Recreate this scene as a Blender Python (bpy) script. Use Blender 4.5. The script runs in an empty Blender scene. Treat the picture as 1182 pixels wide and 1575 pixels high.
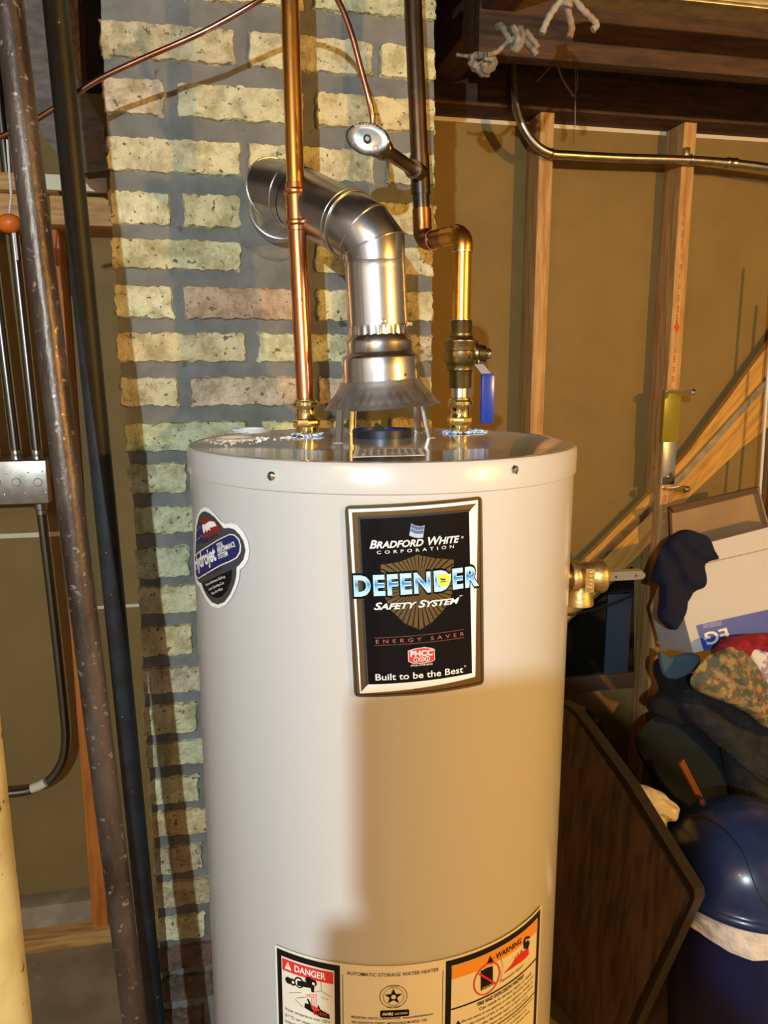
import bpy, bmesh, math, random
from mathutils import Vector as V, Matrix, noise
random.seed(7)
PI=math.pi
C=bpy.context.scene.collection
# ------------------------------------------------------------------ camera model
W,H=1182,1575
F=1190.; PITCH=math.radians(10.33); YAW=math.radians(11.6); CAM=V((0,0,1.54))
FW=V((math.sin(YAW)*math.cos(PITCH),math.cos(YAW)*math.cos(PITCH),-math.sin(PITCH)))
RT=V((math.cos(YAW),-math.sin(YAW),0)); UP=RT.cross(FW)
def ray(px,py): return FW+RT*((px-W/2)/F)-UP*((py-H/2)/F)
def atY(px,py,Y): r=ray(px,py); return CAM+r*(Y/r.y)
def atZ(px,py,Z): r=ray(px,py); return CAM+r*((Z-CAM.z)/r.z)
def atPlane(px,py,p,n): r=ray(px,py); return CAM+r*((p-CAM).dot(n)/r.dot(n))
def xAt(px,y,z):      # x of the point at depth y, height z seen at column px
    a=(px-W/2)/F; q=V((0,y,z))-CAM
    return (a*q.dot(FW)-q.dot(RT))/(RT.x-a*FW.x)
# ------------------------------------------------------------------ materials
def lin(c): return tuple(((x/255)/12.92 if x/255<=.04045 else ((x/255+.055)/1.055)**2.4) for x in c)
def mat(name,base,rough=.5,metal=0,col2=None,ns=20,nlo=.4,nhi=.6,stretch=(1,1,1),bump=None,rotY=0,bstretch=None,spec=.5,coat=0,emit=None,attr=None,spots=None,alpha=None):
    m=bpy.data.materials.new(name); m.use_nodes=True; nt=m.node_tree; N=nt.nodes; L=nt.links
    b=N['Principled BSDF']; b.inputs['Roughness'].default_value=rough; b.inputs['Metallic'].default_value=metal
    b.inputs['Specular IOR Level'].default_value=spec; b.inputs['Coat Weight'].default_value=coat; b.inputs['Coat Roughness'].default_value=.08
    b.inputs['Base Color'].default_value=(*base,1)
    tc=N.new('ShaderNodeTexCoord')
    def mapped(st):
        mp=N.new('ShaderNodeMapping'); mp.inputs['Scale'].default_value=st
        if rotY: mp.vector_type='TEXTURE'; mp.inputs['Scale'].default_value=tuple(1/x for x in st); mp.inputs['Rotation'].default_value=(0,rotY,0)
        L.new(tc.outputs['Object'],mp.inputs['Vector']); return mp
    cur=None
    if attr:
        a=N.new('ShaderNodeAttribute'); a.attribute_name=attr; cur=a.outputs['Color']
    if col2:
        mp=mapped(stretch); n=N.new('ShaderNodeTexNoise'); n.inputs['Scale'].default_value=ns; n.inputs['Detail'].default_value=6; n.inputs['Roughness'].default_value=.6
        L.new(mp.outputs[0],n.inputs['Vector'])
        r=N.new('ShaderNodeMapRange'); r.inputs[1].default_value=nlo; r.inputs[2].default_value=nhi; L.new(n.outputs['Fac'],r.inputs[0])
        mx=N.new('ShaderNodeMix'); mx.data_type='RGBA'; L.new(r.outputs[0],mx.inputs['Factor'])
        if cur: L.new(cur,mx.inputs['A'])
        else: mx.inputs['A'].default_value=(*base,1)
        mx.inputs['B'].default_value=(*col2,1)
        if attr:
            mx.blend_type='MULTIPLY'
        cur=mx.outputs['Result']
    if spots:   # (scale, lo, hi, colour, stretch)
        mp=mapped(spots[4] if len(spots)>4 else (1,1,1)); n=N.new('ShaderNodeTexNoise'); n.inputs['Scale'].default_value=spots[0]; n.inputs['Detail'].default_value=3
        L.new(mp.outputs[0],n.inputs['Vector'])
        r=N.new('ShaderNodeMapRange'); r.inputs[1].default_value=spots[1]; r.inputs[2].default_value=spots[2]; L.new(n.outputs['Fac'],r.inputs[0])
        mx=N.new('ShaderNodeMix'); mx.data_type='RGBA'; L.new(r.outputs[0],mx.inputs['Factor'])
        if cur: L.new(cur,mx.inputs['A'])
        else: mx.inputs['A'].default_value=(*base,1)
        mx.inputs['B'].default_value=(*spots[3],1); cur=mx.outputs['Result']
    if cur: L.new(cur,b.inputs['Base Color'])
    if bump:
        mp=mapped(bstretch or stretch); n=N.new('ShaderNodeTexNoise'); n.inputs['Scale'].default_value=bump[0]; n.inputs['Detail'].default_value=5
        L.new(mp.outputs[0],n.inputs['Vector'])
        bp=N.new('ShaderNodeBump'); bp.inputs['Strength'].default_value=bump[1]; bp.inputs['Distance'].default_value=bump[2] if len(bump)>2 else .002
        L.new(n.outputs['Fac'],bp.inputs['Height']); L.new(bp.outputs[0],b.inputs['Normal'])
    if alpha is not None: b.inputs['Alpha'].default_value=alpha
    return m
M={}
M['drywall']=mat('kraft_drywall',(.26,.165,.046),.75,col2=(.215,.137,.037),ns=6,nlo=.35,nhi=.7,bump=(120,.15,.001),stretch=(1,1,1))
M['seam']=mat('white_tape',(.75,.66,.5),.7)
M['stud']=mat('pine_stud',(.62,.36,.13),.6,col2=(.42,.20,.06),ns=9,stretch=(9,9,.7),nlo=.42,nhi=.62,spots=(7,.69,.74,(.16,.07,.03),(1,1,1)))
M['stud2']=mat('pine_orange_lit',(.62,.20,.03),.6,col2=(.45,.12,.015),ns=9,stretch=(9,9,.7),nlo=.42,nhi=.62)  # pine with the orange lamplight put into its colour
M['pinex']=mat('pine_lengthwise',(.60,.33,.10),.6,col2=(.40,.19,.05),ns=9,stretch=(.9,9,9),nlo=.42,nhi=.62)
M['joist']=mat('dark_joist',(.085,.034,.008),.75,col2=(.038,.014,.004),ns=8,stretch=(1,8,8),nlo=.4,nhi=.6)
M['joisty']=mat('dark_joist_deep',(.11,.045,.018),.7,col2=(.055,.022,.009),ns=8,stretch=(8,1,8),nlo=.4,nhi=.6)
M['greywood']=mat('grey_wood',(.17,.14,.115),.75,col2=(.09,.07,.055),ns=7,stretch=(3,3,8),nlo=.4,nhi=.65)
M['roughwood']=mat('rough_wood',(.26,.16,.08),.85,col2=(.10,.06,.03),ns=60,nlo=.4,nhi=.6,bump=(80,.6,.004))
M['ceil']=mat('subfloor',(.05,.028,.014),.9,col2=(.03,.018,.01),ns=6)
M['concrete']=mat('concrete',(.34,.24,.14),.8,col2=(.22,.15,.085),ns=5,nlo=.4,nhi=.65,bump=(40,.3,.003),spots=(14,.68,.74,(.4,.33,.25)))
M['block']=mat('block_wall',(.32,.31,.30),.85,col2=(.25,.24,.23),ns=5,bump=(40,.4,.003))
M['brick']=mat('cream_brick',(.6,.55,.3),.85,attr='col',col2=(.60,.57,.50),ns=42,nlo=.42,nhi=.62,bump=(150,1.0,.006),spots=(120,.635,.68,(.14,.12,.08)))
M['mortar']=mat('grey_mortar',(.175,.172,.155),.9,col2=(.115,.114,.103),ns=18,nlo=.35,nhi=.65,bump=(110,.5,.003),spots=(30,.70,.74,(.06,.05,.04)))
M['tank']=mat('tank_enamel',(.53,.515,.49),.23,spec=.55,bump=(260,.05,.0006),coat=.25)
M['lid']=mat('lid_enamel',(.47,.44,.39),.10,spec=.75,coat=.6)
M['black']=mat('black_gloss',(.004,.004,.005),.2,spec=.3)
M['blackmat']=mat('black_matte',(.012,.012,.013),.5)
M['white']=mat('print_white',(.86,.84,.80),.4)
M['cream']=mat('label_cream',(.80,.74,.60),.45)
M['gold']=mat('label_gold',(.30,.20,.085),.22,metal=.85)
M['gold2']=mat('label_bevel',(.06,.06,.065),.3,metal=.6)
M['shield']=mat('label_shield',(.17,.115,.045),.35,metal=.6)
M['red']=mat('print_red',(.72,.03,.02),.4)
M['dred']=mat('print_dark_red',(.22,.02,.015),.4)
M['rose']=mat('print_rose',(.42,.13,.10),.4)
M['orange']=mat('print_orange',(.85,.33,.03),.4)
M['navy']=mat('print_navy',(.012,.018,.11),.3)
M['flagblue']=mat('print_slate_blue',(.09,.13,.27),.35)
M['flaggrey']=mat('print_pale_blue',(.42,.47,.58),.35)
M['yellow']=mat('print_yellow',(.82,.72,.06),.35)
M['cyan']=mat('print_light_blue',(.42,.72,.92),.3)
M['dgrey']=mat('print_dark_grey',(.05,.05,.055),.35)
def gradmat():
    m=bpy.data.materials.new('defender_blue'); m.use_nodes=True; nt=m.node_tree;N=nt.nodes;L=nt.links;b=N['Principled BSDF'];b.inputs['Roughness'].default_value=.3
    uv=N.new('ShaderNodeUVMap'); uv.uv_map='UVMap'; s=N.new('ShaderNodeSeparateXYZ'); L.new(uv.outputs[0],s.inputs[0])
    r=N.new('ShaderNodeValToRGB'); r.color_ramp.elements[0].position=0; r.color_ramp.elements[0].color=(.45,.75,.95,1); r.color_ramp.elements[1].position=.95; r.color_ramp.elements[1].color=(.50,.75,.92,1)
    e=r.color_ramp.elements.new(.42); e.color=(.14,.42,.80,1); e=r.color_ramp.elements.new(.55); e.color=(.03,.16,.52,1)
    L.new(s.outputs['Y'],r.inputs[0]); L.new(r.outputs[0],b.inputs['Base Color']); return m
M['grad']=gradmat()
M['alum']=mat('bright_vent_metal',(.80,.80,.80),.22,metal=1,col2=(.68,.67,.68),ns=10,stretch=(1,1,.4),bump=(30,.06,.002))
M['alum2']=mat('dull_vent_metal',(.62,.62,.63),.27,metal=1,col2=(.45,.44,.45),ns=14,bump=(30,.08,.002),spots=(120,.70,.74,(.75,.75,.75)))
M['hood']=mat('hood_metal',(.68,.68,.70),.45,metal=1,col2=(.42,.42,.44),ns=30,stretch=(1,1,.25),bump=(40,.1,.002))
M['legm']=mat('leg_metal',(.62,.60,.56),.25,metal=1)
M['copper']=mat('copper_bright',(.82,.36,.15),.24,metal=1,col2=(.60,.23,.08),ns=14,nlo=.38,nhi=.7,stretch=(1,1,.3),spots=(90,.72,.76,(.35,.12,.05)))
M['coppergold']=mat('copper_golden',(.82,.42,.10),.26,metal=1,col2=(.55,.25,.05),ns=12,nlo=.4,nhi=.7,stretch=(1,1,.3))
M['copperdark']=mat('copper_tarnished',(.24,.135,.065),.33,metal=1,col2=(.07,.06,.05),ns=13,nlo=.35,nhi=.65,stretch=(1,1,.5),spots=(60,.66,.72,(.10,.14,.14)))
M['coppermid']=mat('copper_brown',(.50,.235,.085),.28,metal=1,col2=(.24,.10,.04),ns=16,nlo=.4,nhi=.7)
M['coppertube']=mat('copper_tube',(.52,.24,.16),.26,metal=1,col2=(.35,.15,.10),ns=20)
M['brass']=mat('new_brass',(.86,.66,.26),.13,metal=1)
M['oldbrass']=mat('old_brass',(.38,.29,.13),.32,metal=1,col2=(.16,.115,.05),ns=30,nlo=.35,nhi=.7,bump=(90,.2,.001))
M['castbrass']=mat('cast_brass',(.62,.46,.20),.46,metal=1,col2=(.50,.34,.13),ns=60,bump=(200,.5,.001))
M['solder']=mat('solder',(.75,.72,.68),.3,metal=1)
M['chrome']=mat('chrome',(.75,.75,.76),.1,metal=1)
M['chromeworn']=mat('worn_chrome',(.42,.39,.35),.26,metal=1,col2=(.20,.18,.16),ns=35,nlo=.42,nhi=.6)
M['zinc']=mat('zinc_steel',(.55,.54,.52),.3,metal=1,col2=(.38,.36,.34),ns=25)
M['steelbox']=mat('galvanised_box',(.40,.37,.32),.38,metal=.9,col2=(.30,.27,.23),ns=30)
M['darkcond']=mat('dark_conduit',(.20,.19,.175),.3,metal=1)
M['bluevinyl']=mat('blue_vinyl',(.012,.045,.34),.25,coat=.3)
M['tape']=mat('blue_white_tape',(.12,.33,.75),.5,col2=(.8,.85,.9),ns=300,nlo=.45,nhi=.55)
M['rust']=mat('rusty_pipe',(.12,.09,.07),.38,metal=.6,col2=(.05,.032,.024),ns=22,nlo=.38,nhi=.6,stretch=(1,1,.35),bump=(160,.55,.0015),spots=(120,.62,.70,(.34,.28,.24)))
M['blackpipe']=mat('black_iron',(.018,.023,.03),.5,metal=.0,spec=.35,col2=(.015,.014,.014),ns=30,bump=(160,.2,.001),spots=(150,.73,.76,(.3,.3,.3)))
M['yellowpole']=mat('yellowed_paint',(.50,.42,.19),.5,col2=(.38,.29,.11),ns=14,spots=(60,.66,.69,(.12,.06,.02)),bump=(50,.2,.002))
M['wirenut']=mat('orange_plastic',(.75,.16,.015),.35,bump=(60,.5,.004))
M['rope']=mat('old_rope',(.30,.25,.18),.85,col2=(.17,.13,.085),ns=60,bump=(160,.8,.003))
M['ropebrown']=mat('brown_rope',(.24,.13,.05),.8,col2=(.34,.29,.22),ns=14,bump=(160,.8,.003))
M['web']=mat('cobweb_dust',(.35,.30,.24),.9)
M['dome']=mat('bin_blue',(.012,.026,.095),.24,col2=(.018,.034,.11),ns=10,coat=.15,spots=(16,.66,.8,(.05,.055,.10)))
M['binbody']=mat('bin_body_blue',(.006,.014,.075),.4)
M['plastic']=mat('white_bag',(.74,.68,.64),.35,bump=(14,1.0,.02))
M['darkwood']=mat('dark_veneer',(.23,.145,.09),.42,col2=(.10,.065,.042),ns=9,stretch=(6,6,.8),nlo=.38,nhi=.64)
M['darkrim']=mat('dark_rim',(.03,.023,.019),.45)
M['slate']=mat('slate_fabric',(.08,.09,.115),.7)
M['carton']=mat('carton',(.42,.27,.13),.75,col2=(.36,.23,.11),ns=8)
M['cartonwhite']=mat('white_carton',(.60,.58,.57),.6)
M['blueprint']=mat('box_blue',(.018,.075,.45),.45)
M['navycloth']=mat('navy_cloth',(.0045,.006,.024),.95,bump=(90,.5,.004),spots=(40,.75,.78,(.1,.1,.12)))
M['tealcloth']=mat('teal_cloth',(.05,.10,.135),.9,bump=(30,.5,.004))
M['blackcloth']=mat('black_cloth',(.003,.004,.006),.95,bump=(60,.5,.004))
M['greencloth']=mat('dark_green_cloth',(.003,.008,.009),.9,bump=(25,.5,.006))
M['charcloth']=mat('charcoal_fleece',(.024,.025,.026),.95,col2=(.010,.011,.012),ns=30,bump=(120,.8,.006))
M['redcloth']=mat('crimson_cloth',(.28,.008,.02),.8,bump=(20,.8,.01))
M['whitecloth']=mat('lilac_print_cloth',(.70,.66,.66),.85,col2=(.34,.30,.40),ns=38,nlo=.54,nhi=.58)
def camo():
    m=mat('floral_cloth',(.34,.24,.09),.9,col2=(.10,.105,.07),ns=46,nlo=.44,nhi=.52,spots=(70,.61,.64,(.42,.11,.05)),bump=(40,.4,.004)); return m
M['camo']=camo()
M['blueflue']=mat('flue_ring',(.03,.035,.05),.35,metal=.6)
M['bluein']=mat('flue_ring_inside',(.01,.02,.22),.3)
M['glassdark']=mat('dark_glass',(.008,.007,.006),.12)
M['bluestrip']=mat('blue_grey_strip',(.045,.07,.10),.35)
M['brownframe']=mat('brown_frame',(.11,.06,.035),.5)
M['levelyellow']=mat('yellow_olive_plastic',(.27,.21,.012),.3)
M['whiterod']=mat('white_rod',(.75,.72,.68),.35)
M['seam2']=mat('dusty_board',(.42,.33,.22),.8,col2=(.30,.22,.13),ns=9)
M['redmark']=mat('red_ink',(.55,.09,.02),.7)
M['woodrod']=mat('copper_rod',(.45,.14,.035),.35,metal=.5)
M['dust']=mat('white_dust',(.8,.78,.74),.8)
M['sand']=mat('grey_dust',(.30,.27,.23),.8)
# ------------------------------------------------------------------ mesh building
class MB:
    def __init__(s): s.v=[];s.f=[];s.m=[];s.uv=None;s.col=None
    def add(s,v,f,mi=0):
        o=len(s.v); s.v+= [V(x) for x in v]; s.f+=[tuple(i+o for i in q) for q in f]; s.m+=[mi]*len(f)
    def box(s,a,b,mi=0,bev=0,rot=None,piv=None):
        a=V(a);b=V(b); bm=bmesh.new(); bmesh.ops.create_cube(bm,size=1)
        for v in bm.verts: v.co=V(((a.x+b.x)/2+v.co.x*abs(b.x-a.x),(a.y+b.y)/2+v.co.y*abs(b.y-a.y),(a.z+b.z)/2+v.co.z*abs(b.z-a.z)))
        if bev: bmesh.ops.bevel(bm,geom=bm.edges[:],offset=bev,segments=2,affect='EDGES',profile=.6)
        if rot:
            p=piv or (a+b)/2
            for v in bm.verts: v.co=p+rot@(v.co-p)
        s.bm(bm,mi)
    def bm(s,bm,mi=0):
        bm.verts.index_update(); s.add([v.co.copy() for v in bm.verts],[[v.index for v in f.verts] for f in bm.faces],mi); bm.free()
    def tube(s,path,r,seg=20,mi=0,caps=True,closed=False,squash=None):
        P=[V(p) for p in path]; n=len(P); R=r if isinstance(r,(list,tuple)) else [r]*n
        d=[(P[(i+1)%n]-P[i]).normalized() for i in range(n if closed else n-1)]
        u=d[0].orthogonal().normalized(); rings=[]
        cur=u
        for i in range(n):
            if closed: a=d[i-1]; b=d[i]
            else: a=d[max(0,i-1)]; b=d[min(n-2,i)]
            nn=(a+b); nn=nn.normalized() if nn.length>1e-6 else a
            c=cur-a*cur.dot(a); c.normalize(); w=a.cross(c)
            ring=[]
            for k in range(seg):
                t=2*PI*k/seg; q=(c*math.cos(t)+w*math.sin(t))*R[i]
                q=q-a*(q.dot(nn)/max(.3,a.dot(nn)))
                ring.append(P[i]+q)
            rings.append(ring); cur=c-b*c.dot(b); cur.normalize()
        vs=[p for rg in rings for p in rg]; fs=[]
        for i in range(n if closed else n-1):
            j=(i+1)%n
            for k in range(seg): fs.append((i*seg+k,i*seg+(k+1)%seg,j*seg+(k+1)%seg,j*seg+k))
        if caps and not closed:
            fs.append(tuple(range(seg))[::-1]); fs.append(tuple((n-1)*seg+k for k in range(seg)))
        s.add(vs,fs,mi); return rings
    def lathe(s,prof,org,axis=(0,0,1),seg=32,mi=0,cap=True,xs=1,ref=None):
        ax=V(axis).normalized(); u=V(ref).normalized() if ref else ax.orthogonal().normalized(); w=ax.cross(u); org=V(org)
        vs=[];fs=[]
        for (r,h) in prof:
            for k in range(seg):
                t=2*PI*k/seg; vs.append(org+ax*h+(u*math.cos(t)*xs+w*math.sin(t))*max(r,1e-5))
        n=len(prof)
        for i in range(n-1):
            for k in range(seg): fs.append((i*seg+k,i*seg+(k+1)%seg,(i+1)*seg+(k+1)%seg,(i+1)*seg+k))
        if cap: fs.append(tuple(range(seg))[::-1]); fs.append(tuple((n-1)*seg+k for k in range(seg)))
        s.add(vs,fs,mi)
    def prism(s,poly,d,mi=0,side=None):
        P=[V(p) for p in poly]; d=V(d); n=len(P)
        fs=[tuple(range(n)),tuple(range(n,2*n))[::-1]]; s.add(P+[p+d for p in P],fs,mi)
        o=len(s.v)-2*n
        for i in range(n): s.f.append((o+i,o+n+i,o+n+(i+1)%n,o+(i+1)%n)); s.m.append(mi if side is None else side)
def obj(name,mb,mats,parent=None,loc=None,smooth=40,label=None):
    if not isinstance(mats,(list,tuple)): mats=[mats]
    me=bpy.data.meshes.new(name)
    off=V((0,0,0))
    if parent is not None: off=wloc(parent)
    elif loc is not None: off=V(loc)
    me.from_pydata([tuple(v-off) for v in mb.v],[],mb.f); me.update()
    bm=bmesh.new(); bm.from_mesh(me); bmesh.ops.recalc_face_normals(bm,faces=bm.faces[:]); bm.to_mesh(me); bm.free()
    for k in mats: me.materials.append(M[k])
    me.polygons.foreach_set('material_index',mb.m)
    if smooth:
        me.polygons.foreach_set('use_smooth',[True]*len(me.polygons)); me.set_sharp_from_angle(angle=math.radians(smooth))
    if mb.uv:
        ul=me.uv_layers.new(name='UVMap')
        for lp in me.loops: ul.data[lp.index].uv=mb.uv[lp.vertex_index]
    if mb.col:
        ca=me.color_attributes.new('col','FLOAT_COLOR','POINT')
        for i,c in enumerate(mb.col): ca.data[i].color=(*c,1)
    o=bpy.data.objects.new(name,me); C.objects.link(o)
    if parent is not None: o.parent=parent
    elif loc is not None: o.location=loc
    if label: o['label']=label
    return o
def wloc(o):
    p=V((0,0,0))
    while o is not None: p+=o.location; o=o.parent
    return p
def tag(o,label,cat,group=None,kind=None):
    o['label']=label; o['category']=cat
    if group: o['group']=group
    if kind: o['kind']=kind
    return o
def thing(name,loc,label,cat,group=None):
    o=bpy.data.objects.new(name,None); C.objects.link(o); o.location=loc; o.empty_display_size=.02; return tag(o,label,cat,group)
def struct(name,mb,mats,smooth=0):
    o=obj(name,mb,mats,smooth=smooth); o['kind']='structure'; return o
def smoothpath(pts,n=8):
    P=[V(p) for p in pts]; out=[]
    for i in range(len(P)-1):
        p0=P[max(0,i-1)];p1=P[i];p2=P[i+1];p3=P[min(len(P)-1,i+2)]
        for k in range(n):
            t=k/n; out.append(.5*((2*p1)+(p2-p0)*t+(2*p0-5*p1+4*p2-p3)*t*t+(3*p1-p0-3*p2+p3)*t**3))
    out.append(P[-1]); return out
def arcbend(pts,r,n=8):   # polyline with filleted corners
    P=[V(p) for p in pts]; out=[P[0]]
    for i in range(1,len(P)-1):
        a=(P[i-1]-P[i]).normalized(); b=(P[i+1]-P[i]).normalized(); ang=a.angle(b); t=r/math.tan(ang/2)
        s0=P[i]+a*t; s1=P[i]+b*t; cen=P[i]+(a+b).normalized()*(r/math.sin(ang/2))
        v0=s0-cen; v1=s1-cen; th=v0.angle(v1)
        for k in range(n+1):
            q=k/n; out.append(cen+(v0*math.sin((1-q)*th)+v1*math.sin(q*th))/math.sin(th))
    out.append(P[-1]); return out
def puff(mb,poly,Y,thick,amp=.01,ns=12,mi=0,rings=14,seg=72,back=.5,seed=0,center=None,ymap=None):
    # cloth-like cushion: outline given as columns/rows seen at depth Y
    P=[atY(a,b,(ymap(a,b) if ymap else Y)) for a,b in poly]; n=len(P)
    sm=[]
    for i in range(n):
        p0=P[i-1];p1=P[i];p2=P[(i+1)%n];p3=P[(i+2)%n]
        for k in range(8):
            t=k/8; sm.append(.5*((2*p1)+(p2-p0)*t+(2*p0-5*p1+4*p2-p3)*t*t+(3*p1-p0-3*p2+p3)*t**3))
    L=[0]
    for i in range(len(sm)): L.append(L[-1]+(sm[(i+1)%len(sm)]-sm[i]).length)
    out=[]
    for k in range(seg):
        d=L[-1]*k/seg; i=0
        while L[i+1]<d: i+=1
        t=(d-L[i])/max(1e-9,L[i+1]-L[i]); out.append(sm[i].lerp(sm[(i+1)%len(sm)],t))
    cen=sum(out,V())/seg if center is None else atY(center[0],center[1],Y)
    vs=[];fs=[]
    sd=V((seed*3.1,seed*1.7,seed))
    for side in (0,1):
        base=len(vs)
        for r in range(rings,0,-1) if side==0 else range(rings-1,0,-1):
            s_=r/rings
            for p in out:
                q=cen.lerp(p,s_); h=math.sqrt(max(0,1-s_**3))
                nz=.7*noise.fractal(q*ns+sd,1,2,4)+ .6*math.sin(noise.noise(q*ns*.4+sd)*14)+.7*math.sin((q.x*.9+q.z*.7)*75+7*noise.noise(q*ns*.5-sd))
                if side==0: q=q+V((0,-1,0))*(thick*h+amp*nz*min(1,h*2))
                else: q=q+V((0,1,0))*(thick*back*h)
                if side==0: q+=V((noise.noise(q*ns*1.5+sd),0,noise.noise(q*ns*1.5-sd)))*amp*.4
                vs.append(q)
        vs.append(cen+V((0,-thick if side==0 else thick*back,0)))
    nr0=rings; 
    for i in range(nr0-1):
        for k in range(seg): fs.append((i*seg+k,i*seg+(k+1)%seg,(i+1)*seg+(k+1)%seg,(i+1)*seg+k))
    c0=nr0*seg
    for k in range(seg): fs.append(((nr0-1)*seg+k,(nr0-1)*seg+(k+1)%seg,c0))
    b0=c0+1; nr1=rings-1
    for k in range(seg): fs.append((k,b0+k,b0+(k+1)%seg,(k+1)%seg))
    for i in range(nr1-1):
        for k in range(seg): fs.append((b0+i*seg+k,b0+(i+1)*seg+k,b0+(i+1)*seg+(k+1)%seg,b0+i*seg+(k+1)%seg))
    c1=b0+nr1*seg
    for k in range(seg): fs.append((b0+(nr1-1)*seg+k,c1,b0+(nr1-1)*seg+(k+1)%seg))
    mb.add(vs,fs,mi)
# ------------------------------------------------------------------ room
YS=2.0; YW=2.09; YC=1.20; CEIL=2.46
m=MB(); m.box((-1.6,-2.6,-.1),(2.5,2.4,0)); struct('floor',m,'concrete')
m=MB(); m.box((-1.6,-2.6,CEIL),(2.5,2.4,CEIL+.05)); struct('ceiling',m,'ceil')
m=MB(); m.box((-1.6,YW,0),(2.5,YW+.02,2.19)); m.box((-1.6,YW+.25,2.0),(2.5,YW+.3,CEIL),mi=1); m.box((-1.6,YW+.019,1.94),(-.13,YW+.021,CEIL),mi=1); struct('wall_back',m,['drywall','ceil'])  # dark upper panels stand in for the unlit void
m=MB(); m.box((-1.65,-2.6,0),(-1.6,2.4,CEIL)); struct('wall_left',m,'block')
m=MB(); m.box((2.5,-2.6,0),(2.55,2.4,CEIL)); struct('wall_right',m,'block')
m=MB(); m.box((-1.65,-2.65,0),(2.55,-2.6,CEIL)); struct('wall_front',m,'block')
m=MB(); m.box((.30,YW-.004,2.180),(2.5,YW,2.190)); struct('trim_1',m,'seam')
def seam(n,x0,x1,y,th=.006):
    a=atY(x0,y[0],YW); b=atY(x1,y[1],YW); m=MB(); m.box((a.x,YW-.004,a.z-th),(b.x,YW,a.z+th)); struct(n,m,'seam')
seam('trim_2',-40,92,(826,822)); seam('trim_3',150,250,(934,930),.004)
# studs standing on the bottom plate
m=MB(); m.box((-1.6,1.985,0),(2.5,YW,.04),bev=.002); tag(obj('bottom_plate',m,'pinex',loc=(0,2,0)),'long flat pine board on the concrete floor at the foot of the back wall','board')
b0=xAt(142,YS,.3); 
m=MB(); m.box((-1.2,2.03,.04),(b0-.0,YW,.105),bev=.002); tag(obj('blocking_board',m,'seam2',loc=(-.8,2.05,.04)),'short pale dusty board lying on the bottom plate left of the orange stud','board')
def stamp(m,x2):
    for k in range(34):
        z=2.02-k*.028+random.uniform(-.004,.004)
        if k in (13,14,25,26): continue
        w=random.uniform(.004,.009); h=random.uniform(.012,.022); cx=x2+.017+random.uniform(-.001,.001)
        for q in range(3):
            zz=z-h/2+q*h/3; m.box((cx-w/2,YS-.0006,zz),(cx+w/2,YS,zz+h*.17),mi=1)
    for zc in (1.66,1.32):
        m.prism([(x2+.017,YS-.0006,zc+.018),(x2+.026,YS-.0006,zc),(x2+.017,YS-.0006,zc-.018),(x2+.008,YS-.0006,zc)],(0,.0006,0),mi=1)
    
def stud(x,w,label,mt,top=2.19,marks=False,y0=YS):
    m=MB(); m.box((x,y0,.04),(x+w,YW,top),bev=.0015)
    if marks: stamp(m,x)
    o=obj('wall_stud',m,[mt,'redmark'] if marks else mt,loc=(x,y0,.04)); tag(o,label,'stud','upright studs of the back wall')
    return o
s1=stud(xAt(826,YS,1.9),.038,'pine stud with knots rising behind the blue lever handle','stud')
s2=stud(xAt(1038,YS,1.8),.038,'pine stud with red stamped print and a metal bracket on its face','stud',marks=True)
x2=xAt(1038,YS,1.8)
s3=stud(x2+.405,.038,'pine stud at the far right edge behind the white rods','stud')
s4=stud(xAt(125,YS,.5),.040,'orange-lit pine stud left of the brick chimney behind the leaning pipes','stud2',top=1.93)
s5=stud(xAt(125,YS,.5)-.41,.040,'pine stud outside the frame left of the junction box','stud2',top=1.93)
# red print on stud 2 (its own face)
# top plate, joists
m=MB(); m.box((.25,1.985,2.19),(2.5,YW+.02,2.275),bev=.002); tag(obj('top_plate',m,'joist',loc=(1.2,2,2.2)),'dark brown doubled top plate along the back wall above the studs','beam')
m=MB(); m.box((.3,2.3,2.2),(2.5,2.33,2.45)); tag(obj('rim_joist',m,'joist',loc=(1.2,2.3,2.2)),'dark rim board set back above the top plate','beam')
zb=atY(1100,113,1.6).z
m=MB(); m.box((.52,1.6,zb),(2.5,1.638,zb+.16),bev=.002); m.box((.52,1.638,zb+.045),(2.5,1.70,zb+.16),bev=.002)
tag(obj('cross_joist',m,'joist',loc=(1.2,1.6,zb)),'brown joist crossing overhead parallel to the back wall behind the knotted ropes','beam')
pj=atZ(690,112,2.24)
m=MB(); m.box((pj.x-.03,.75,2.24),(pj.x+.04,1.985,CEIL-.003),bev=.002); tag(obj('ceiling_joist',m,'joisty',loc=(pj.x,1.2,2.24)),'dark reddish joist running toward the camera just right of the chimney top','beam')
# top right metal channel near the ceiling
a=atY(1182,14,1.34); a.x=atY(905,-12,1.35).x; b=atY(1200,14,1.35)
m=MB(); m.box((a.x,1.34,a.z),(b.x+.4,1.40,a.z+.03),bev=.004,mi=0); m.box((a.x,1.335,a.z-.002),(b.x+.4,1.342,a.z+.004),bev=.001)
tag(obj('metal_channel',m,'steelbox',loc=(a.x,1.37,a.z)),'pale metal channel along the ceiling at the top right','channel')
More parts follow.
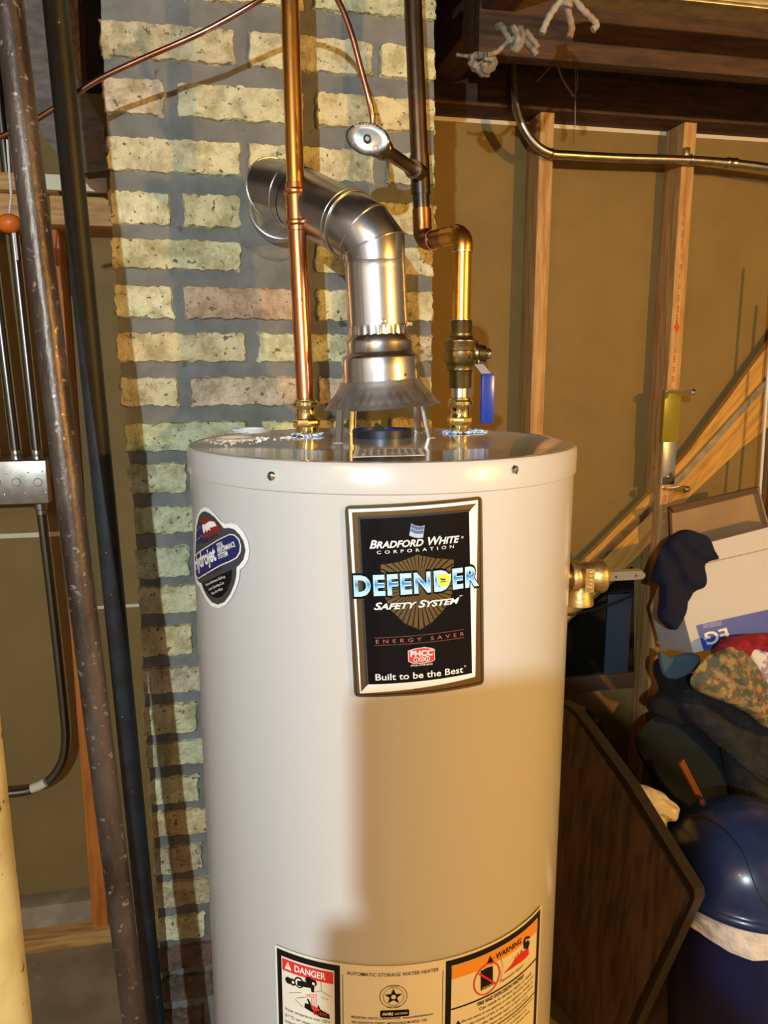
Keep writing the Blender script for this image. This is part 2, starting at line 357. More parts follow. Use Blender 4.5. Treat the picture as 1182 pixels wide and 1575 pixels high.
# left overhead boards
poly=[(-60,-330),(90,-330),(112,60),(125,127),(160,196),(166,262),(130,266),(92,242),(52,190),(26,110),(-30,40)]
m=MB(); m.prism([atY(a,b,1.62) for a,b in poly],(0,.05,0)); tag(obj('stair_stringer',m,'greywood',loc=atY(80,150,1.62),smooth=0),'grey weathered angled board overhead behind the two leaning pipes','board')
m=MB(); m.prism([atY(a,b,1.55) for a,b in [(84,-300),(104,-300),(126,128),(118,118),(108,60)]],(0,.06,0)); tag(obj('rough_lath',m,'roughwood',loc=atY(110,60,1.55),smooth=0),'narrow rough brown strip of wood beside the black pipe near the ceiling','board')
za=atY(80,345,1.93).z; zc=atY(80,300,1.93).z
m=MB(); m.box((-1.6,1.93,za),(xAt(200,1.93,zc),YW-.002,zc),bev=.002); tag(obj('header_beam',m,'pinex',loc=(-.7,1.93,za)),'brown header beam crossing behind the leaning pipes left of the chimney','beam')
zd=atY(80,268,1.90).z
m=MB(); m.box((-1.6,1.90,zc+.001),(xAt(86,1.9,zd),YW-.002,zd),bev=.002); tag(obj('ledger_strip',m,'pinex',loc=(-.8,1.90,zc)),'yellow pine strip lying on top of the left header beam','board')
m=MB(); m.box((xAt(94,1.9,zd)-.05,1.885,zc+.002),(xAt(165,1.9,zd),1.899,zd-.003),bev=.002); tag(obj('whitewashed_strip',m,'seam',loc=(xAt(120,1.9,zd),1.89,zc)),'short whitish board above the header beam between black pipe and chimney','board')
# unlit void above header is put into the dark colour of the set-back wall
# ------------------------------------------------------------------ chimney
rows=[(-60,-9,[(148,248),(276,470),(480,672)]),(27,91,[(152,363),(381,575),(583,672)]),(115,178,[(157,255),(270,468),(485,672)]),
(205,266,[(162,373),(381,578),(595,671)]),(289,348,[(168,264),(281,374),(508,672)]),(362,416,[(169,373),(484,590),(601,668)]),
(435,492,[(174,268),(280,474),(487,668)]),(507,560,[(178,380),(396,588),(600,667)]),(577,629,[(183,276),(291,478),(489,667)]),
(647,699,[(191,382),(400,588),(600,667)]),(711,764,[(196,290),(303,480),(495,666)]),(778,827,[(205,390),(405,660)]),(841,895,[(208,294),(307,480),(495,660)]),
(902,951,[(211,395),(410,660)]),(965,1017,[(215,298),(310,480),(495,660)]),(1029,1075,[(216,400),(410,655)]),(1087,1139,[(220,304),(318,490),(500,655)]),
(1146,1188,[(223,405),(415,655)]),(1202,1248,[(229,307),(320,490),(500,655)]),(1254,1298,[(232,405),(415,650)]),(1309,1356,[(235,314),(326,495),(505,650)]),
(1364,1408,[(237,410),(420,650)]),(1420,1461,[(240,319),(330,500),(510,650)]),(1466,1507,[(243,410),(420,650)]),(1513,1556,[(247,330),(340,500),(510,650)])]
def rowz(py): return atY(180,py,YC).z
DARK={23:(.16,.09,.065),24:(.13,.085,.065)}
ch=thing('brick_chimney',(.1,1.4,0),'cream and buff brick chimney with grey mortar standing behind the water heater','chimney')
bk=MB(); bk.col=[]
pal=[(.62,.58,.34),(.67,.61,.35),(.54,.53,.33),(.66,.56,.30),(.60,.55,.35),(.70,.64,.40),(.56,.48,.29),(.60,.50,.33)]
def addbrick(x0,x1,z0,z1,col,seed,y=YC):
    w=x1-x0;h=z1-z0; nx=max(8,int(w/.0035)); nz=max(8,int(h/.0035)); sd=V((seed*7.3,seed*3.1,0))
    col2=tuple(c*random.uniform(.8,.95) for c in col)
    base=len(bk.v); vs=[];cs=[]
    for j in range(nz+1):
        for i in range(nx+1):
            a=i/nx;b=j/nz; X=(a-.5)*w;Z=(b-.5)*h
            # rounded irregular outline
            ex=max(0,abs(X)-(w/2-.008))/.008; ez=max(0,abs(Z)-(h/2-.008))/.008
            if ex>0 and ez>0:
                k=max(ex,ez)/math.hypot(ex,ez); X-=math.copysign((ex-ex*k)*.008,X); Z-=math.copysign((ez-ez*k)*.008,Z)
            p=V((x0+w/2+X,0,z0+h/2+Z))
            n1=noise.fractal(V((p.x,0,p.z))*85+sd,1,2,4); n2=noise.fractal(V((p.x,5,p.z))*85-sd,1,2,4)
            edge=max(abs(X)/(w/2),abs(Z)/(h/2)); dist=min(w/2-abs(X),h/2-abs(Z))
            fade=max(0,1-dist/.012)
            q=V((p.x+n1*.0046*fade,0,p.z+n2*.0044*fade))
            dep=0 if dist<=1e-6 else 1
            yy=y-(-.011+.0135*min(1,(max(dist,0)/.0035))**.5)
            yy-=noise.fractal(V((p.x,3,p.z))*28+sd,1,2,5)*.0022
            pit=noise.noise(V((p.x,9,p.z))*150+sd)
            if pit>.55 and dist>.004: yy+=.0035*(pit-.55)*4
            vs.append(V((q.x,yy,q.z)))
            t=noise.noise(V((p.x,1,p.z))*14+sd)*.5+.5
            cc=[col[k]*(1-t)+col2[k]*t for k in range(3)]
            cs.append(cc)
    fs=[(j*(nx+1)+i,j*(nx+1)+i+1,(j+1)*(nx+1)+i+1,(j+1)*(nx+1)+i) for j in range(nz) for i in range(nx)]
    bk.add(vs,fs); bk.col+=cs
L_edge={}
for ri,(t,b,br) in enumerate(rows):
    z1=rowz(t); z0=rowz(b); zm=(z0+z1)/2
    for bi,(a,c) in enumerate(br):
        x0=xAt(a,YC,zm); x1=xAt(c,YC,zm)
        col=random.choice(pal)
        if (ri,bi) in ((6,1),): col=(.55,.38,.24)
        if (ri,bi) in ((1,0),): col=(.52,.46,.30)
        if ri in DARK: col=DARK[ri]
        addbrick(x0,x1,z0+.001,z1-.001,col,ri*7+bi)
# side returns of the stack: bricks seen edge-on from a step aside
ztop=CEIL; z=0
# upper rows above the frame
zr=rowz(-60)+.012; k=0
while zr+.052<CEIL:
    xs=[(-.16,.02),(.034,.22),(.235,.345)] if k%2 else [(-.16,-.07),(-.055,.13),(.144,.345)]
    for a,c in xs: addbrick(a,c,zr,zr+.052,random.choice(pal),200+k)
    zr+=.066; k+=1
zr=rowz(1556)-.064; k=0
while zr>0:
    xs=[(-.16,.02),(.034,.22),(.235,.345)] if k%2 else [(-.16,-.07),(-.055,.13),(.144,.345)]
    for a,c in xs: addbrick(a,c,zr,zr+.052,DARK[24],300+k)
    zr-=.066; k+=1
obj('bricks',bk,'brick',parent=ch,smooth=60)
# mortar core following the (slightly uneven) edges
mo=MB(); xl=[]; NZ=200
for i in range(NZ+1):
    z=CEIL*i/NZ
    xl.append((xAt(172,YC,2.2)+0,z))
def edge(z,side):
    # interpolate brick ends
    best=None
    for (t,b,br) in rows:
        zm=(rowz(t)+rowz(b))/2
        if best is None or abs(zm-z)<best[0]: best=(abs(zm-z),xAt(br[0][0],YC,zm) if side==0 else xAt(br[-1][1],YC,zm))
    return best[1]
grid=[];NX=90
for j in range(NZ*2+1):
    z=CEIL*j/(NZ*2)
    a=sum(edge(z+d,0) for d in (-.07,0,.07))/3+.004; c=min(.34,max(.315,sum(edge(z+d,1) for d in (-.07,0,.07))/3-.003)) if z>1.45 else .325
    row=[]
    for i in range(NX+1):
        x=a+(c-a)*i/NX
        y=YC+.0035-noise.fractal(V((x,0,z))*45,1,2,4)*.0022
        row.append(V((x,y,z)))
    grid.append(row)
vs=[p for r in grid for p in r]; fs=[(j*(NX+1)+i,j*(NX+1)+i+1,(j+1)*(NX+1)+i+1,(j+1)*(NX+1)+i) for j in range(NZ*2) for i in range(NX)]
mo.add(vs,fs)
n=len(grid)
for side in (0,-1):
    vv=[r[side] for r in grid]+[r[side]+V((0,.40,0)) for r in grid]
    mo.add(vv,[(j,j+1,n+j+1,n+j) for j in range(n-1)])
a=grid[0]; mo.add([V((grid[0][0].x,YC+.4,0)),V((grid[0][-1].x,YC+.4,0)),V((grid[-1][-1].x,YC+.4,CEIL)),V((grid[-1][0].x,YC+.4,CEIL))],[(0,1,2,3)])
obj('mortar',mo,'mortar',parent=ch,smooth=60)
# mortar collar around the vent inlet
vc=atY(427,330,YC)
mo=MB(); vs=[];fs=[];SG=64;RN=10
for r in range(RN+1):
    for k in range(SG):
        t=2*PI*k/SG; rr=.040+(.026+.008*noise.noise(V((math.cos(t)*2,math.sin(t)*2,1))))*r/RN
        x=vc.x+math.cos(t)*rr; z=vc.z+math.sin(t)*rr
        y=YC-.006*math.sqrt(max(0,1-(r/RN)**2))+.004*(r/RN)-noise.fractal(V((x,2,z))*50,1,2,4)*.003
        vs.append(V((x,y,z)))
for r in range(RN):
    for k in range(SG): fs.append((r*SG+k,r*SG+(k+1)%SG,(r+1)*SG+(k+1)%SG,(r+1)*SG+k))
mo.add(vs,fs); obj('mortar_collar',mo,'mortar',parent=ch,smooth=60)
# ------------------------------------------------------------------ water heater
TX,TY,TR,TZ=.1887,.931,.2325,1.456
wh=thing('water_heater',(TX,TY,0),'tall white-beige cylindrical water heater with a black brand label','water heater')
m=MB(); lid_h=.030
m.lathe([(TR-.004,.06),(TR-.002,.06),(TR-.002,TZ-lid_h+.002),(TR-.004,TZ-lid_h+.004)],(TX,TY,0),seg=160); obj('tank_body',m,'tank',parent=wh)
m=MB(); m.lathe([(TR-.03,0),(TR-.03,.06)],(TX,TY,0),seg=64); obj('base_skirt',m,'blackmat',parent=wh)
m=MB(); m.lathe([(TR-.003,TZ-lid_h-.002),(TR+.0005,TZ-lid_h),(TR+.0005,TZ-.004),(TR-.0015,TZ-.0008),(TR-.006,TZ+.0003),(TR-.010,TZ-.0012),(.10,TZ-.0004),(.001,TZ)],(TX,TY,0),seg=160,cap=False)
lid=obj('tank_lid',m,'lid',parent=wh)
lid.data.materials.append(M['tank'])
for p in lid.data.polygons:
    if abs(p.normal.z)<.7: p.material_index=1
def cyl(px,py,R=TR):
    r=ray(px,py); o=CAM-V((TX,TY,0)); a=r.x**2+r.y**2; b=2*(o.x*r.x+o.y*r.y); c=o.x**2+o.y**2-R*R; D=b*b-4*a*c
    t=(-b-math.sqrt(max(0,D)))/(2*a); p=CAM+r*t
    return V((math.atan2(p.x-TX,-(p.y-TY))*R,p.z))
def cylpos(u,v,off): 
    t=u/TR; return V((TX+math.sin(t)*(TR+off),TY-math.cos(t)*(TR+off),v))
for (px,py) in ((419,732),(791,722)):
    q=cyl(px,py); p=cylpos(q.x,q.y,0); ax=V((math.sin(q.x/TR),-math.cos(q.x/TR),0))
    m=MB(); m.lathe([(.0001,.004),(.003,.0038),(.0045,.0025),(.005,0),(.005,-.004)][::-1],p,ax,seg=6 if px>600 else 20,cap=False)
    rt=V((math.cos(q.x/TR),math.sin(q.x/TR),0)); 
    m.prism([p+ax*.0034+V((0,0,.004))+rt*.0006,p+ax*.0034+V((0,0,-.004))+rt*.0006,p+ax*.0034+V((0,0,-.004))-rt*.0006,p+ax*.0034+V((0,0,.004))-rt*.0006],ax*.0007,mi=1)
    obj('lid_screw',m,['chrome','blackmat'],parent=wh)
# ---- label art helpers (all pieces live in surface coordinates u,v of the tank wall)
class Label:
    def __init__(s,name,ox=0,oy=0,sc=1,label=None): s.name=name; s.mb=MB(); s.mb.uv=[]; s.mats=[]; s.lay=0; s.ox=ox;s.oy=oy;s.sc=sc; s.label=label
    def mi(s,k):
        if k not in s.mats: s.mats.append(k)
        return s.mats.index(k)
    def uvp(s,a,b): return cyl(s.ox+a/s.sc,s.oy+b/s.sc)
    def bmadd(s,bm,k,off,uvs=True):
        us=[v.co.x for v in bm.verts]; lo,hi=min(us),max(us)
        x=math.floor(lo/.004)*.004+.004
        while x<hi:
            bmesh.ops.bisect_plane(bm,geom=bm.verts[:]+bm.edges[:]+bm.faces[:],plane_co=(x,0,0),plane_no=(1,0,0)); x+=.004
        bm.verts.index_update(); mi=s.mi(k)
        uvl=bm.loops.layers.uv.active
        vv=[cylpos(v.co.x,v.co.y,off) for v in bm.verts]
        uvd={}
        for f in bm.faces:
            for l in f.loops: uvd[l.vert.index]=tuple(l[uvl].uv) if uvl else (0,0)
        s.mb.add(vv,[[v.index for v in f.verts] for f in bm.faces],mi); s.mb.uv+=[uvd.get(i,(0,0)) for i in range(len(vv))]; bm.free()
    def poly(s,pts,k,off,raw=False):
        P=pts if raw else [s.uvp(*p) for p in pts]
        bm=bmesh.new(); vs=[bm.verts.new((p[0],p[1],0)) for p in P]
        es=[bm.edges.new((vs[i],vs[(i+1)%len(vs)])) for i in range(len(vs))]
        bmesh.ops.triangle_fill(bm,edges=es,use_beauty=True)
        s.bmadd(bm,k,off)
    def line(s,a,b,w,k,off):
        A=s.uvp(*a);B=s.uvp(*b); d=(B-A).normalized(); n=V((-d.y,d.x))*w/2
        s.poly([A+n,B+n,B-n,A-n],k,off,raw=True)
    def circ(s,c,rx,ry,k,off,n=24,w=None):
        cc=s.uvp(*c)
        if w is None: s.poly([cc+V((math.cos(2*PI*i/n)*rx,math.sin(2*PI*i/n)*ry)) for i in range(n)],k,off,raw=True)
        else:
            for i in range(n):
                a=2*PI*i/n;b=2*PI*(i+1)/n
                s.poly([cc+V((math.cos(a)*rx,math.sin(a)*ry)),cc+V((math.cos(b)*rx,math.sin(b)*ry)),cc+V((math.cos(b)*(rx-w),math.sin(b)*(ry-w))),cc+V((math.cos(a)*(rx-w),math.sin(a)*(ry-w)))],k,off,raw=True)
    def text(s,t,a,b,h,k,off,shear=0,bold=0,space=1,caps=False,ang=None):
        # a,b: ends of the baseline as seen; h: capital height in metres
        A=s.uvp(*a);B=s.uvp(*b); s.textuv(t,A,B,h,k,off,shear,bold,space,caps)
    def textuv(s,t,A,B,h,k,off,shear=0,bold=0,space=1,caps=False):
        A=V(A);B=V(B)
        bm=textbm(t,shear,bold,space,caps)
        xs=[v.co.x for v in bm.verts]; x0,x1=min(xs),max(xs); L=(B-A).length; sx=L/(x1-x0); sy=h/.70
        d=(B-A).normalized(); n=V((-d.y,d.x))
        uvl=bm.loops.layers.uv.verify()
        for f in bm.faces:
            for l in f.loops: l[uvl].uv=((l.vert.co.x-x0)/(x1-x0),l.vert.co.y/.70)
        for v in bm.verts:
            p=A+d*((v.co.x-x0)*sx)+n*(v.co.y*sy); v.co=(p.x,p.y,0)
        s.bmadd(bm,k,off)
    def done(s): return obj(s.name,s.mb,s.mats,parent=wh,smooth=0,label=s.label)
def textbm(t,shear=0,bold=0,space=1,caps=False):
    cu=bpy.data.curves.new('t','FONT'); cu.body=t; cu.size=1; cu.shear=shear; cu.offset=bold; cu.space_character=space; cu.resolution_u=3; cu.fill_mode='FRONT'
    if caps:
        cu.small_caps_scale=.82
        for i,chx in enumerate(t):
            if not(i==0 or t[i-1]==' '): cu.body_format[i].use_small_caps=True
        cu.body=t if False else ''.join(c if (i==0 or t[i-1]==' ') else c.lower() for i,c in enumerate(t))
        for i in range(len(t)): cu.body_format[i].use_small_caps=True
    o=bpy.data.objects.new('t',cu); C.objects.link(o); dg=bpy.context.evaluated_depsgraph_get(); dg.update()
    me=bpy.data.meshes.new_from_object(o.evaluated_get(dg)); bm=bmesh.new(); bm.from_mesh(me)
    bpy.data.objects.remove(o); bpy.data.curves.remove(cu); bpy.data.meshes.remove(me)
    bmesh.ops.remove_doubles(bm,verts=bm.verts[:],dist=1e-5)
    return bm
def roundquad(pts,r,n=5):
    P=[V(p) for p in pts]; out=[]
    for i in range(len(P)):
        a=(P[i-1]-P[i]).normalized();b=(P[(i+1)%len(P)]-P[i]).normalized()
        p0=P[i]+a*r;p1=P[i]+b*r
        for k in range(n+1):
            t=k/n; out.append(p0*(1-t)**2+P[i]*2*t*(1-t)+p1*t*t)
    return out
# ---- brand label
B=Label('brand_label',520,755,4.846,'black, gold and white brand label')
e=.0003
cor=[(50,108),(1075,36),(1090,1440),(122,1535)]
B.poly(roundquad([B.uvp(*p) for p in cor],.006),'gold',e,raw=True)
for i in range(4):   # thin dark keyline
    pass
k1=[(62,120),(1062,48),(1076,1428),(134,1522)]; k2=[(70,128),(1052,58),(1066,1420),(142,1514)]
def ringq(o_,i_,k,off):
    for j in range(4): B.poly([o_[j],o_[(j+1)%4],i_[(j+1)%4],i_[j]],k,off)
ringq(k1,k2,'blackmat',2*e)
B.poly([(80,136),(1042,68),(1022,1384),(165,1508)],'white',2*e)
B.poly([(106,158),(1030,92),(985,142),(164,206),(222,1444),(174,1496)],'gold',3*e)
B.poly([(150,188),(992,132),(978,152),(166,208),(225,1442),(210,1455)],'gold2',4*e)
B.poly([(166,208),(975,152),(997,1356),(226,1440)],'black',3.5*e)
# shield with rays
sh=[(320,548),(450,530),(592,474),(720,500),(860,510),(862,690),(840,790),(790,880),(700,975),(610,1030),(500,985),(400,890),(345,780),(325,660)]
B.poly(sh,'shield',4.5*e)
for i in range(44):
    a=2*PI*i/44; r0=40; 
    def hit(a):
        best=0
        for j in range(len(sh)):
            x1,y1=sh[j];x2_,y2=sh[(j+1)%len(sh)]; dx,dy=math.cos(a),math.sin(a); ex,ey=x2_-x1,y2-y1; den=dx*ey-dy*ex
            if abs(den)<1e-9: continue
            t=((x1-600)*ey-(y1-705)*ex)/den; u_=((x1-600)*dy-(y1-705)*dx)/den
            if t>0 and -1e-6<=u_<=1+1e-6: best=max(best,t)
        return best
    t=hit(a)-2; B.poly([(600+math.cos(a)*20,705+math.sin(a)*20),(600+math.cos(a-.016)*t,705+math.sin(a-.016)*t),(600+math.cos(a+.016)*t,705+math.sin(a+.016)*t)],'black',5*e)
# flag
fl=lambda q: [(548+q*-3,238),(585,258),(618,262),(645,254),(634,346),(600,352),(565,345),(530,332)]
B.poly([(546,240),(575,256),(610,262),(645,255),(633,346),(600,350),(565,344),(530,330)],'flaggrey',5*e)
for a,b,k in ((.06,.34,'flagblue'),(.40,.66,'flagblue'),(.72,.95,'flaggrey')):
    lf=lambda t:(546-16*t,240+90*t); ms=lambda t:(592-14*t,260+88*t); rf=lambda t:(645-12*t,255+91*t)
    B.poly([tuple(V(lf(a))+V((4,0))),ms(a),tuple(V(rf(a))-V((4,0))),tuple(V(rf(b))-V((4,0))),ms(b),tuple(V(lf(b))+V((4,0)))],k,6*e)
B.text('BRADFORD WHITE',(238,426),(903,378),.0078,'white',6*e,shear=.3,bold=.022,caps=True)
B.text('®',(912,352),(932,350),.002,'white',6*e)
B.text('CORPORATION',(292,468),(860,422),.0031,'white',6*e,space=1.9)
A_=(122,772);B_=(1046,694)
B.text('DEFENDER',(112,785),(1056,700),.0215,'black',6*e,bold=.075,space=1.16)
B.text('DEFENDER',(124,775),(1044,694),.0190,'cyan',7*e,bold=.045,space=1.16)
B.text('DEFENDER',(134,766),(1034,686),.0168,'grad',8*e,bold=.012,space=1.20)
ys=[(735,640),(750,615),(782,612),(805,618),(830,620),(828,668),(805,698),(775,712),(750,695),(738,670)]
B.poly([(x+(x-782)*.12,y+(y-660)*.12) for x,y in ys],'cyan',9*e); B.poly(ys,'yellow',10*e)
B.poly([(758,642),(775,650),(795,645),(793,658),(775,662),(758,655)],'navy',11*e); B.line((758,672),(797,668),.0009,'dgrey',11*e)
B.text('SAFETY SYSTEM',(270,880),(898,830),.0070,'white',9*e,shear=.3,bold=.022,caps=True)
B.text('TM',(898,784),(918,782),.0016,'white',9*e)
B.text('ENERGY SAVER',(285,1131),(932,1072),.0038,'rose',9*e,space=1.9,bold=-.004)
B.line((275,1090),(932,1026),.00025,'rose',9*e); B.line((275,1145),(932,1086),.00025,'rose',9*e)
pc=[(524,1188),(570,1172),(640,1162),(690,1168),(712,1178),(714,1250),(690,1264),(620,1276),(560,1276),(526,1262)]
B.poly([(x+(x-620)*.045,y+(y-1220)*.07) for x,y in pc],'white',9*e); B.poly(pc,'red',10*e)
B.text('PHCC',(538,1228),(702,1214),.0056,'white',11*e,bold=.03)
for x,y,k in ((580,1250,'black'),(622,1246,'red'),(662,1242,'dgrey')):
    B.circ((x,y),.0026,.0026,'white',11*e,14); B.circ((x,y),.0019,.0019,k,12*e,14)
    B.poly([(x,y-9),(x+6,y+5),(x-6,y+5)],'white',13*e)
B.text('OFFICIAL WATER HEATER',(540,1302),(702,1288),.0017,'white',9*e)
B.text('Built to be the Best',(282,1405),(926,1346),.0066,'white',9*e,bold=.008)
B.text('TM',(930,1306),(946,1304),.0014,'white',9*e)
B.done()
# ---- hydrojet sticker
S=Label('oval_sticker',280,750,7.875,'grey, navy and white cloud-shaped sticker')
S.poly([(160,700),(163,480),(195,320),(240,255),(285,235),(340,258),(400,320),(480,410),(530,440),(600,430),(670,450),(745,530),(800,640),(822,760),(805,870),(755,955),(705,990),(695,1110),(660,1220),(600,1340),(530,1425),(450,1460),(360,1435),(290,1350),(235,1240),(222,1205),(180,1160),(160,1080),(152,900)],'white',e)
S.poly([(172,700),(182,480),(215,335),(250,295),(285,285),(335,305),(400,355),(460,425),(512,492),(580,486),(640,505),(705,570),(752,650),(776,760),(750,870),(700,935),(666,965),(664,1060),(640,1170),(590,1290),(520,1385),(440,1416),(365,1385),(300,1300),(262,1220),(245,1162),(200,1130),(172,1060),(164,900)],'dgrey',2*e)
S.poly([(186,690),(192,560),(225,430),(262,372),(300,360),(330,600)],'navy',3*e)
S.poly([(240,400),(290,355),(370,372),(440,432),(484,522),(330,590),(275,620),(262,520)],'dred',3.5*e)
S.poly([(258,450),(300,440),(345,405),(405,410),(434,460),(380,478),(350,485),(362,520),(330,505),(318,540),(300,505),(282,560),(270,530)],'white',4.5*e)
for x,y in ((205,510),(232,485),(195,630),(222,610),(252,585)): S.circ((x,y),.0011,.0011,'white',4.5*e,5)
S.poly([(165,825),(230,765),(340,695),(480,610),(590,560),(650,566),(705,620),(728,700),(722,780),(680,850),(600,895),(480,945),(340,1030),(215,1105),(185,1080),(172,1000)],'white',4*e)
S.poly([(172,835),(240,775),(345,706),(485,620),(592,570),(645,577),(694,628),(715,700),(708,775),(670,840),(595,882),(472,935),(335,1018),(215,1092),(192,1070),(180,995)],'navy',5*e)
S.text('Hydrojet',(186,1000),(440,868),.0155,'white',6*e,bold=.03,shear=.1)
S.text('TOTAL',(447,738),(522,702),.0052,'white',6*e,bold=.02); S.text('PERFORMANCE',(456,795),(664,706),.0052,'white',6*e,bold=.02); S.text('SYSTEM',(462,862),(576,818),.0052,'white',6*e,bold=.02)
S.text('TYPED WITH',(262,690),(446,590),.0034,'blackmat',4.2*e); S.text('FEATURING',(318,1075),(500,990),.0034,'blackmat',4.2*e)
S.poly([(256,1160),(400,1090),(615,990),(608,1110),(560,1240),(500,1310),(440,1335),(370,1315),(300,1250)],'black',4*e)
S.text('Reduced Sediment Build-up',(306,1192),(540,1086),.0030,'white',5*e); S.text('Lower Operating Cost',(344,1246),(526,1160),.0030,'white',5*e); S.text('More Hot Water',(378,1298),(514,1232),.0030,'white',5*e)
S.done()
# ---- warning / rating label, wrapped round the lower front
G=Label('warning_label',0,0,1,'cream rating plate with danger and warning panels')
def c7(x,y): return (410+x/5.139,1375+y/5.139)
def c8(x,y): return (620+x/5.139,1375+y/5.139)
uL=G.uvp(*c7(68,400)).x; vT=(G.uvp(*c7(68,400)).y+G.uvp(*c8(1098,78)).y)/2; uR=G.uvp(*c8(1098,78)).x
UV=lambda px,py: G.uvp(px,py)
vmid=G.uvp(*c7(900,560)).y
print('warning label v at left/mid/right',G.uvp(*c7(68,400)).y,vmid,G.uvp(*c8(1098,78)).y)
vB=vT-.23
def R(u0,u1,v0,v1,k,off): G.poly([(u0,v0),(u1,v0),(u1,v1),(u0,v1)],k,off,raw=True)
G.poly(roundquad([(uL,vT),(uR,vT),(uR,vB),(uL,vB)],.004),'cream',e,raw=True)
# danger box
d0=G.uvp(*c7(85,425)); d1=G.uvp(*c7(582,568)); i0=G.uvp(*c7(122,478)); i1=G.uvp(*c7(538,602))
R(d0.x,d1.x,vT-.003,vT-.21,'black',2*e); R(i0.x,i1.x,vT-.010,vT-.203,'cream',3*e)
hb=vT-.0265
R(i0.x+.001,i1.x-.001,vT-.012,hb,'red',4*e)
wd=i1.x-i0.x
def TX7(t,fu,v,fe,h,k,**kw): G.textuv(t,(i0.x+wd*fu,v),(i0.x+wd*fe,v),h,k,5*e,**kw)
TX7('DANGER',.27,hb+.0038,.85,.0078,'white',bold=.02)
G.poly([(i0.x+wd*.07,hb+.003),(i0.x+wd*.21,hb+.003),(i0.x+wd*.14,hb+.0125)],'white',5*e,raw=True)
G.textuv('!',(i0.x+wd*.131,hb+.0042),(i0.x+wd*.149,hb+.0042),.0055,'red',6*e,bold=.02)
def c7s(pts,k,off=5): G.poly([c7(*p) for p in pts],k,off*e)
# tap, stream and hand
for cx,cy in ((180,676),(212,690),(340,675),(375,695)): G.circ(c7(cx,cy),.0042,.0042,'black',5*e,14)
G.circ(c7(218,690),.0018,.0018,'cream',6*e,10); G.circ(c7(378,700),.0018,.0018,'cream',6*e,10)
G.circ(c7(262,693),.0058,.0068,'black',5*e,18); G.circ(c7(262,693),.0042,.0050,'cream',5.5*e,18)
c7s([(250,675),(300,682),(370,705),(385,730),(380,768),(362,768),(355,735),(250,715)],'black',6)
for a,b in (((435,685),(436,758)),((380,768),(440,760)),((440,762),(520,808)),((185,773),(280,772)),((240,815),(325,808)),((232,825),(295,888)),((435,808),(492,830))): G.line(c7(*a),c7(*b),.0004,'black',5*e)
for k_ in range(4): G.line(c7(362+k_*12,815),c7(358+k_*16,880),.0005,'red',6*e)
G.text('HOT',c7(328,806),c7(410,818),.0046,'red',6*e)
c7s([(308,855),(340,862),(325,822),(335,820),(360,865),(345,850),(365,880),(400,905),(415,868),(430,905),(500,945),(506,980),(430,965),(370,930),(305,890)],'black',5)
c7s([(360,868),(385,880),(430,905),(420,915),(385,915),(365,900)],'red',6)
G.text('BURN',c7(378,940),c7(482,958),.0044,'red',7*e)
rows7=['Water temperature over 125°F','(51°C) can cause severe burns','instantly or death from scalds.','Children, disabled and elderly','are at highest risk of being','scalded.','See instruction manual before','setting temperature at water','heater.','Feel water before bathing or','showering.']
vv=G.uvp(*c7(165,912)).y
for i,t in enumerate(rows7): TX7(t,.05,vv-i*.0078-(.003 if i>2 else 0),.05+.9*min(1,len(t)/29),.0036,'blackmat')
# middle block
u0=G.uvp(*c7(604,612)).x; u1=G.uvp(*c8(318,572)).x
R(u0-.0003,u0+.0003,vT-.013,vT-.11,'dgrey',2*e); R(u1-.0003,u1+.0003,vT-.013,vT-.11,'dgrey',2*e)
a=G.uvp(*c7(636,640)); b=G.uvp(*c8(285,598)); vm=(a.y+b.y)/2
G.textuv('AUTOMATIC STORAGE WATER HEATER',(a.x,vm),(b.x,vm),.0042,'blackmat',2*e,bold=.004)
cc=c7(1005,808); G.circ(cc,.0148,.0142,'black',2*e,28,w=.0006); G.circ(cc,.0112,.0108,'black',2*e,28,w=.0004)
ce=G.uvp(*cc); G.poly([ce+V((math.sin(i*PI/5)*(.0098 if i%2==0 else .0040),math.cos(i*PI/5)*(.0098 if i%2==0 else .0040))) for i in range(10)],'black',3*e,raw=True)
G.circ(cc,.0027,.0027,'cream',4*e,12)
G.textuv('DESIGN',(ce.x-.006,ce.y+.0116),(ce.x+.006,ce.y+.0116),.0018,'black',3*e); G.textuv('CERTIFIED',(ce.x-.007,ce.y-.0132),(ce.x+.007,ce.y-.0132),.0018,'black',3*e)
pa=G.uvp(*c7(1015,942)); G.poly(roundquad([(pa.x-.0155,pa.y+.0042),(pa.x+.0155,pa.y+.0042),(pa.x+.0155,pa.y-.0042),(pa.x-.0155,pa.y-.0042)],.002),'black',2*e,raw=True)
G.textuv('AHRI',(pa.x-.0135,pa.y-.0017),(pa.x-.002,pa.y-.0017),.0034,'white',3*e,bold=.03); G.textuv('CERTIFIED',(pa.x,pa.y-.0012),(pa.x+.0135,pa.y-.0012),.0022,'white',3*e)
t0=u0+.009; t1=u1-.004
for i,(t,f0) in enumerate((('BRADFORD WHITE CORPORATION   www.bradfordwhite.com',.93),('200 LAFAYETTE STREET  MIDDLEVILLE MI 49333  USA',.86),('Model  No: RG240T6N',.40),('Serial No: ',.22),('Natural Gas   Input  40,000 BTU/HR',.7),('Capacity  40 US Gallons',.5))):
    v_=G.uvp(*c7(760,985)).y-i*.0062; G.textuv(t,(t0,v_),(t0+(t1-t0)*f0,v_),.0030,'blackmat',2*e,bold=.006)
